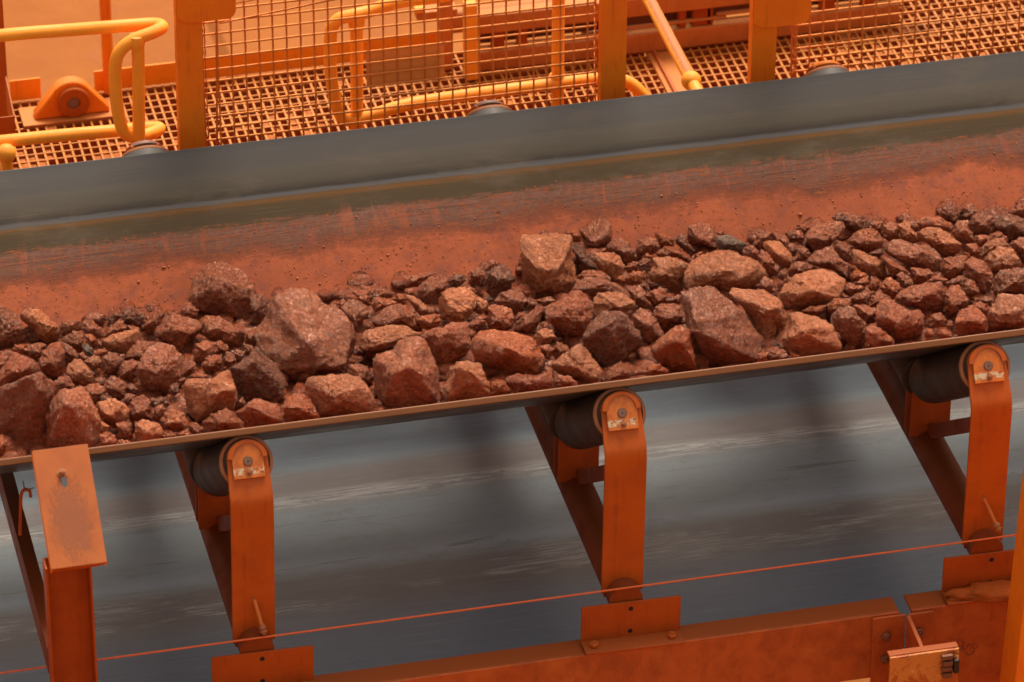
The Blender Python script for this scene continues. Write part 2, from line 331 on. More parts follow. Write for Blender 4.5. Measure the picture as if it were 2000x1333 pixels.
ROCK = {
 'n': rock_mat('ore_red_brown', (0.3640, 0.0687, 0.0183), (0.4495, 0.0937, 0.0251), (0.2354, 0.0429, 0.0114), (0.5565, 0.1559, 0.0524)),
 'l': rock_mat('ore_pinkish', (0.5606, 0.1462, 0.0460), (0.6442, 0.1839, 0.0627), (0.3817, 0.0800, 0.0230), (0.7396, 0.2639, 0.1054), .40),
 'p': rock_mat('ore_purplish', (0.4665, 0.1177, 0.0439), (0.4133, 0.0988, 0.0380), (0.2666, 0.0584, 0.0211), (0.6664, 0.2307, 0.0967), .32, patch=(0.2266, 0.0944, 0.0498)),
 'o': rock_mat('ore_orange_rust', (0.4066, 0.0680, 0.0097), (0.4710, 0.0910, 0.0133), (0.2675, 0.0402, 0.0067), (0.5565, 0.1468, 0.0332), .26),
 'd': rock_mat('ore_dark', (0.2354, 0.0494, 0.0161), (0.2890, 0.0636, 0.0191), (0.1498, 0.0318, 0.0110), (0.3853, 0.1075, 0.0377), .34, patch=(0.1391, 0.0597, 0.0276)),
 'b': rock_mat('ore_blue_grey', (0.1545, 0.0927, 0.0629), (0.2142, 0.1274, 0.0855), (0.0833, 0.0479, 0.0323), (0.3924, 0.2007, 0.1208), .35, patch=(0.3805, 0.0695, 0.0226)),
 'r': rock_mat('ore_rubble_dark', (0.2729, 0.0436, 0.0080), (0.3371, 0.0570, 0.0098), (0.1605, 0.0288, 0.0058), (0.4494, 0.0931, 0.0200), .32),
}

# ------------------------------------------------------------------ mesh helpers
class MB:
    def __init__(s): s.v = []; s.f = []
    def add(s, vs, fs):
        o = len(s.v); s.v += [tuple(map(float, p)) for p in vs]; s.f += [tuple(i+o for i in f) for f in fs]; return s
    def box(s, x0, x1, y0, y1, z0, z1):
        vs = [(x, y, z) for x in (x0, x1) for y in (y0, y1) for z in (z0, z1)]
        return s.add(vs, [(0, 1, 3, 2), (4, 6, 7, 5), (0, 4, 5, 1), (2, 3, 7, 6), (0, 2, 6, 4), (1, 5, 7, 3)])
    def tube(s, pts, r, seg=16, caps=True):
        P = [np.array(p, float) for p in pts]; n = len(P); rings = []
        rr = r if hasattr(r, '__len__') else [r]*n
        T = [(P[min(i+1, n-1)]-P[max(i-1, 0)]) for i in range(n)]; T = [t/np.linalg.norm(t) for t in T]
        a = np.array([0, 0, 1.0]) if abs(T[0][2]) < .9 else np.array([1.0, 0, 0])
        nrm = np.cross(T[0], a); nrm /= np.linalg.norm(nrm)
        for i in range(n):
            nrm = nrm-T[i]*np.dot(nrm, T[i]); nrm /= np.linalg.norm(nrm); b = np.cross(T[i], nrm)
            rings.append([P[i]+rr[i]*(math.cos(2*math.pi*j/seg)*nrm+math.sin(2*math.pi*j/seg)*b) for j in range(seg)])
        vs = [p for R in rings for p in R]; fs = []
        for i in range(n-1):
            for j in range(seg):
                j2 = (j+1) % seg; fs.append((i*seg+j, i*seg+j2, (i+1)*seg+j2, (i+1)*seg+j))
        if caps: fs.append(tuple(range(seg))[::-1]); fs.append(tuple((n-1)*seg+j for j in range(seg)))
        return s.add(vs, fs)
    def lathe(s, origin, axis, prof, seg=48):
        """prof: list of (t along axis, radius)"""
        o = np.array(origin, float); ax = np.array(axis, float); ax /= np.linalg.norm(ax)
        a = np.array([1.0, 0, 0]); n1 = a-ax*np.dot(a, ax); n1 /= np.linalg.norm(n1); n2 = np.cross(ax, n1)
        vs = []; fs = []; m = len(prof)
        for t, r in prof:
            for j in range(seg):
                an = 2*math.pi*j/seg; vs.append(o+ax*t+r*(math.cos(an)*n1+math.sin(an)*n2))
        for i in range(m-1):
            for j in range(seg):
                j2 = (j+1) % seg; fs.append((i*seg+j, i*seg+j2, (i+1)*seg+j2, (i+1)*seg+j))
        if prof[0][1] > 0: fs.append(tuple(range(seg))[::-1])
        if prof[-1][1] > 0: fs.append(tuple((m-1)*seg+j for j in range(seg)))
        return s.add(vs, fs)
    def prism(s, poly, o, e1, e2, e3, t0, t1):
        """polygon in (e1,e2) extruded along e3 from t0 to t1"""
        o, e1, e2, e3 = (np.array(q, float) for q in (o, e1, e2, e3)); n = len(poly)
        vs = [o+e1*a+e2*b+e3*t0 for a, b in poly]+[o+e1*a+e2*b+e3*t1 for a, b in poly]
        fs = [tuple(range(n))[::-1], tuple(range(n, 2*n))]+[(i, (i+1) % n, n+(i+1) % n, n+i) for i in range(n)]
        return s.add(vs, fs)
    def sheet(s, rows):
        """rows of equal length -> quads"""
        m = len(rows[0]); vs = [p for r in rows for p in r]
        fs = [(i*m+j, i*m+j+1, (i+1)*m+j+1, (i+1)*m+j) for i in range(len(rows)-1) for j in range(m-1)]
        return s.add(vs, fs)
    def build(s, name, mat, parent=None, off=None, bevel=0.0, smooth=False, label=None, angle=35, local=False, matrix=None):
        if off is None: off = parent['_b'] if parent is not None else (0, 0, 0)
        off = np.array(off, float)
        vs = np.array(s.v)-off if len(s.v) else np.zeros((0, 3))
        me = bpy.data.meshes.new(name); me.from_pydata([tuple(p) for p in vs], [], s.f)
        bm = bmesh.new(); bm.from_mesh(me); bmesh.ops.recalc_face_normals(bm, faces=bm.faces); bm.to_mesh(me); bm.free()
        if isinstance(mat, (list, tuple)):
            for q in mat: me.materials.append(q)
        else: me.materials.append(mat)
        o = bpy.data.objects.new(name, me); col.objects.link(o)
        o.location = tuple(off) if parent is None else tuple(off-np.array(parent['_b']))
        if parent is not None: o.parent = parent
        if smooth:
            me.polygons.foreach_set('use_smooth', [True]*len(me.polygons)); me.set_sharp_from_angle(angle=math.radians(angle))
        if bevel:
            b = o.modifiers.new('bevel', 'BEVEL'); b.width = bevel; b.segments = 2; b.limit_method = 'ANGLE'; b.angle_limit = math.radians(40)
        if label: o['label'] = label
        o['_b'] = tuple(float(q) for q in (np.array(off)))
        return o
def tag(o, label, cat, group=None, kind=None):
    if label: o['label'] = label
    if cat: o['category'] = cat
    if group: o['group'] = group
    if kind: o['kind'] = kind
    return o
def empty(name, base, label, cat, group=None, lean=0.0):
    o = bpy.data.objects.new(name, None); col.objects.link(o); o.location = tuple(map(float, base)); o.rotation_euler.y = lean
    o['_b'] = tuple(float(q) for q in base)
    return tag(o, label, cat, group)
def hexbolt(mb, c, ax, r=.011, h=.009, washer=True):
    c = np.array(c, float); ax = np.array(ax, float); ax /= np.linalg.norm(ax)
    if washer: mb.lathe(c, ax, [(0, r*1.45), (.003, r*1.45)], 20)
    mb.lathe(c+ax*.003, ax, [(0, r), (h*.8, r), (h, r*.82)], 6)
    mb.lathe(c+ax*(.003+h), ax, [(0, r*.5), (.005, r*.45)], 12)
    return mb
def copy_tree(o, parent=None, suffix=True):
    c = o.copy(); col.objects.link(c); c.parent = parent
    if parent is not None: c.matrix_parent_inverse = o.matrix_parent_inverse.copy()
    for ch in [q for q in o.children]: copy_tree(ch, c)
    return c
def smooth_path(pts, n=8):
    P = [np.array(p, float) for p in pts]; out = []
    for i in range(len(P)-1):
        p0, p1, p2, p3 = P[max(i-1, 0)], P[i], P[i+1], P[min(i+2, len(P)-1)]
        for k in range(n):
            t = k/n; out.append(.5*((2*p1)+(-p0+p2)*t+(2*p0-5*p1+4*p2-p3)*t*t+(-p0+3*p1-3*p2+p3)*t**3))
    out.append(P[-1]); return out

# ------------------------------------------------------------------ ground
XL, XR = -3.6, 3.4
def build_ground():
    mb = MB(); g = 60; xs = np.linspace(-1, 1, g+1); e = lambda t: np.sign(t)*(abs(t)**3)*600
    rows = [[(e(x), e(y)+5, -3.0+.04*math.sin(x*60)*math.cos(y*47)) for x in xs] for y in xs]
    mb.sheet(rows); o = mb.build('ground', M['ground'], smooth=True)
    o['kind'] = 'structure'; o['label'] = 'flat red earth far below and behind the conveyor walkway'
build_ground()

# ------------------------------------------------------------------ carrying belt
TH = .024
def belt_profile():
    key = [(-.924, 0), (-.35, -.41), (.35, -.41), (.765, -.125), (.924, 0)]
    def seg(a, b, n): return [((1-t)*a[0]+t*b[0], (1-t)*a[1]+t*b[1]) for t in np.linspace(0, 1, n)]
    pts = []
    rad = [0, .10, .10, .03, 0]
    K = [np.array(k, float) for k in key]
    prev = K[0]
    for i in range(1, len(K)):
        if i < len(K)-1:
            d0 = (K[i-1]-K[i]); d0 /= np.linalg.norm(d0); d1 = (K[i+1]-K[i]); d1 /= np.linalg.norm(d1)
            a = K[i]+d0*rad[i]; b = K[i]+d1*rad[i]
            pts += seg(prev, a, 8)[:-1]
            for t in np.linspace(0, 1, 9): pts.append(tuple((1-t)**2*a+2*t*(1-t)*K[i]+t*t*b))
            pts.pop(); prev = b
        else: pts += seg(prev, K[i], 8)
    return [np.array(p) for p in pts]
BP = belt_profile()
_by = np.array([p[0] for p in BP]); _bz = np.array([p[1] for p in BP])
def belt_z(y): return np.interp(y, _by, _bz)
def build_belt():
    n = len(BP); nor = []
    for i in range(n):
        t = BP[min(i+1, n-1)]-BP[max(i-1, 0)]; t /= np.linalg.norm(t); nor.append(np.array([t[1], -t[0]]))
    outer = [BP[i]+nor[i]*TH for i in range(n)]
    loop = BP+outer[::-1]; m = len(loop)
    xs = np.arange(XL, XR+.01, .1); vs = []; fs = []; mi = []
    for x in xs:
        for p in loop: vs.append((x, p[0], p[1]))
    for i in range(len(xs)-1):
        for j in range(m):
            j2 = (j+1) % m; fs.append((i*m+j, i*m+j2, (i+1)*m+j2, (i+1)*m+j))
            mi.append(0 if j < n-1 else (1 if j in (n-1, m-1) else 2))
    me = bpy.data.meshes.new('conveyor_belt'); me.from_pydata(vs, [], fs)
    for q in ('belt', 'belt_edge', 'belt_under'): me.materials.append(M[q])
    me.polygons.foreach_set('material_index', mi); me.polygons.foreach_set('use_smooth', [True]*len(fs))
    bm = bmesh.new(); bm.from_mesh(me); bmesh.ops.recalc_face_normals(bm, faces=bm.faces); bm.to_mesh(me); bm.free()
    me.set_sharp_from_angle(angle=math.radians(40))
    o = bpy.data.objects.new('conveyor_belt', me); col.objects.link(o)
    bv = o.modifiers.new('bevel', 'BEVEL'); bv.width = .004; bv.segments = 3; bv.limit_method = 'ANGLE'; bv.angle_limit = math.radians(60)
    tag(o, 'thick grey rubber belt troughed under the red ore, its far side dusted red', 'conveyor belt')
build_belt()
def build_return():
    mb = MB(); xs = np.arange(XL-.6, XR+.6, .15); ys = np.linspace(-1.05, 1.05, 22)
    top = [[(x, y, -1.2+.004*math.sin(x*2.3+y*2)+.006*math.sin(y*5)) for y in ys] for x in xs]
    mb.sheet(top)
    bot = [[(p[0], p[1], p[2]-TH) for p in r] for r in top]; mb.sheet(bot)
    mb.sheet([[r[0] for r in top], [r[0] for r in bot]]); mb.sheet([[r[-1] for r in top], [r[-1] for r in bot]])
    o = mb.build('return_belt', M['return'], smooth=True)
    tag(o, 'wet grey return run of the belt with pale scuffs, seen below the trough', 'conveyor belt')
build_return()

# ------------------------------------------------------------------ rocks
def _hash(ix, iy, iz, seed):
    h = (ix*374761393+iy*668265263+iz*2147483647+seed*1274126177) & 0xffffffff
    h = ((h ^ (h >> 13))*1274126177) & 0xffffffff
    return ((h ^ (h >> 16)) & 0xffff)/65535.0
def vnoise(P, seed=0):
    F = np.floor(P).astype(np.int64); t = P-F; t = t*t*t*(t*(t*6-15)+10); r = 0
    for dx in (0, 1):
        wx = t[:, 0] if dx else 1-t[:, 0]
        for dy in (0, 1):
            wy = t[:, 1] if dy else 1-t[:, 1]
            for dz in (0, 1):
                wz = t[:, 2] if dz else 1-t[:, 2]
                r = r+wx*wy*wz*_hash(F[:, 0]+dx, F[:, 1]+dy, F[:, 2]+dz, seed)
    return r-.5
_ico = {}
def ico(level):
    if level not in _ico:
        bm = bmesh.new(); bmesh.ops.create_icosphere(bm, subdivisions=level, radius=1)
        V = np.array([v.co[:] for v in bm.verts]); Fc = np.array([[v.index for v in f.verts] for f in bm.faces], dtype=np.int32); bm.free()
        _ico[level] = (V/np.linalg.norm(V, axis=1)[:, None], Fc)
    return _ico[level]
def mesh_np(name, V, Fc, mat):
    me = bpy.data.meshes.new(name); me.vertices.add(len(V)); me.vertices.foreach_set('co', V.astype(np.float32).ravel())
    me.loops.add(len(Fc)*3); me.loops.foreach_set('vertex_index', Fc.ravel()); me.polygons.add(len(Fc))
    me.polygons.foreach_set('loop_start', np.arange(0, len(Fc)*3, 3, dtype=np.int32))
    me.polygons.foreach_set('use_smooth', np.ones(len(Fc), dtype=bool)); me.materials.append(mat); me.update(); me.validate(); return me

PILE = -.335
def surf(y): return max(PILE+.02*math.cos(y*3), float(belt_z(y))+.012)
def on_pile(px, py, lift):
    d = ray(px, py)
    t = (-.40-CAM[1])/d[1]
    while True:
        p = CAM+t*d
        if p[2] <= surf(p[1])+lift: return p
        t += .004
        if p[1] > 1.2: return p

TILES = {'A': (0, 560, 3.92), 'B': (280, 480, 3.507), 'G': (480, 480, 3.173), 'D': (660, 520, 4.597), 'E': (900, 410, 3.703),
         'F': (1200, 420, 4.3), 'H': (1460, 400, 4.3), 'I': (1700, 380, 4.443)}
def make_rock(polypx, tone, seed, apex=None, depthk=.46):
    """a solid lump with real thickness, resting on the pile; its outline as seen is POLYPX"""
    poly = np.array(polypx, float)
    x, y = poly[:, 0], poly[:, 1]; x2, y2 = np.roll(x, -1), np.roll(y, -1)
    a = (x*y2-x2*y); A = a.sum()/2; cx = ((x+x2)*a).sum()/(6*A); cy = ((y+y2)*a).sum()/(6*A); A = abs(A)
    rpx = math.sqrt(A/math.pi); scale = 17.6/FPX; rm = rpx*scale
    c = on_pile(cx, cy, .30*rm); dist = -np.dot(c-CAM, BK); scale = dist/FPX; rm = rpx*scale
    rg = np.random.default_rng(seed)
    level = 5 if rpx > 30 else 4
    D, Fc = ico(level)
    # outline radius per azimuth (image up = +v)
    ang = np.linspace(-math.pi, math.pi, 181); rad = np.zeros(181)
    P = np.stack([x-cx, -(y-cy)], 1); Q = np.roll(P, -1, 0)
    for i, an in enumerate(ang):
        dx, dy = math.cos(an), math.sin(an); best = 0
        for p, q in zip(P, Q):
            e = q-p; den = dx*e[1]-dy*e[0]
            if abs(den) < 1e-9: continue
            t = (p[0]*e[1]-p[1]*e[0])/den; u = (p[0]*dy-p[1]*dx)/den
            if t > 0 and -1e-6 <= u <= 1+1e-6: best = max(best, t)
        rad[i] = best if best > 0 else rpx
    kk = np.array([.2, .6, .2]);  rad[0] = rad[-1] = (rad[0]+rad[-1])/2
    phi = np.arctan2(D[:, 1], D[:, 0]); rho = np.hypot(D[:, 0], D[:, 1])
    # facets
    n = []; d = []
    nf = int(rg.integers(6, 10)) if rpx > 13 else int(rg.integers(5, 8))
    for i in range(nf):
        an = 2*math.pi*(i+rg.random()*.9)/nf; cc = rg.uniform(.30, .93)
        n.append([math.cos(an)*math.sqrt(1-cc*cc), math.sin(an)*math.sqrt(1-cc*cc), cc]); d.append(rg.uniform(.54, .80))
    # the broad worn face that looks up, and the one that looks down
    cc = rg.uniform(.50, .75); an = math.pi/2+rg.uniform(-.6, .6); n.append([math.cos(an)*math.sqrt(1-cc*cc), math.sin(an)*math.sqrt(1-cc*cc), cc]); d.append(rg.uniform(.52, .66))
    cc = rg.uniform(.45, .8); an = -math.pi/2+rg.uniform(-.8, .8); n.append([math.cos(an)*math.sqrt(1-cc*cc), math.sin(an)*math.sqrt(1-cc*cc), cc]); d.append(rg.uniform(.58, .76))
    for i in range(5):
        v = rg.normal(size=3); v[2] = -abs(v[2]); v /= np.linalg.norm(v); n.append(v); d.append(rg.uniform(.7, .9))
    n = np.array(n); d = np.array(d)
    Dw = D+.045*np.stack([vnoise(D*1.9+seed % 97, 1), vnoise(D*1.9+seed % 89, 2), vnoise(D*1.9+seed % 83, 3)], 1)
    dots = Dw@n.T; R = np.where(dots > .05, d/np.maximum(dots, .05), 9.0)
    R = np.minimum(np.sort(R, 1)[:, 0], 1.0)
    xy = R*rho
    bins = ((phi+math.pi)/(2*math.pi)*90).astype(int) % 90; mx = np.zeros(90); np.maximum.at(mx, bins, xy)
    mx = np.maximum(mx, .3); mx = (mx+np.roll(mx, 1)+np.roll(mx, -1))/3
    mxi = np.interp((phi+math.pi)/(2*math.pi)*90, np.arange(-1, 92)+.5, np.concatenate([[mx[-1]], mx, mx[:2]]))
    rr = np.interp(phi, ang, rad)*scale*np.minimum(xy/mxi, 1.06)
    wz = R*D[:, 2]*rm*2*depthk*rg.uniform(.9, 1.15)
    px_, py_ = np.cos(phi)*rr, np.sin(phi)*rr
    if apex is not None:
        ax, ay = (apex[0]-cx)*scale, -(apex[1]-cy)*scale; wgt = np.clip(D[:, 2], 0, 1)**1.2
        px_ += ax*wgt; py_ += ay*wgt
    L = np.stack([px_, py_, wz], 1)
    # relief
    s = seed*1.37
    nd = L/np.maximum(np.linalg.norm(L, axis=1)[:, None], 1e-6)
    q = L/max(rm, .02)
    disp = .055*vnoise(q*1.5+s, 4)*rm*np.clip(rho*0+.4+.6*np.abs(D[:, 2]), 0, 1)
    disp += (.038*rm)*vnoise(q*3.6+s, 5)
    disp += .032*rm*(.5-2*np.abs(vnoise(q*6.5+s, 6)))
    if level >= 4:
        disp += .0065*(vnoise(L*45+s, 7))+.0055*(.5-2*np.abs(vnoise(L*80+s, 8)))
        disp += .0045*vnoise(L*160+s, 9)
    L = L+nd*disp[:, None]
    W = L[:, :1]*RX+L[:, 1:2]*UY+L[:, 2:]*BK
    Wc = W+c
    lo = belt_z(np.clip(Wc[:, 1], -.924, .924))+.003
    Wc[:, 2] = np.maximum(Wc[:, 2], lo)
    return c, Wc-c, Fc, rm, (cx, cy), rpx

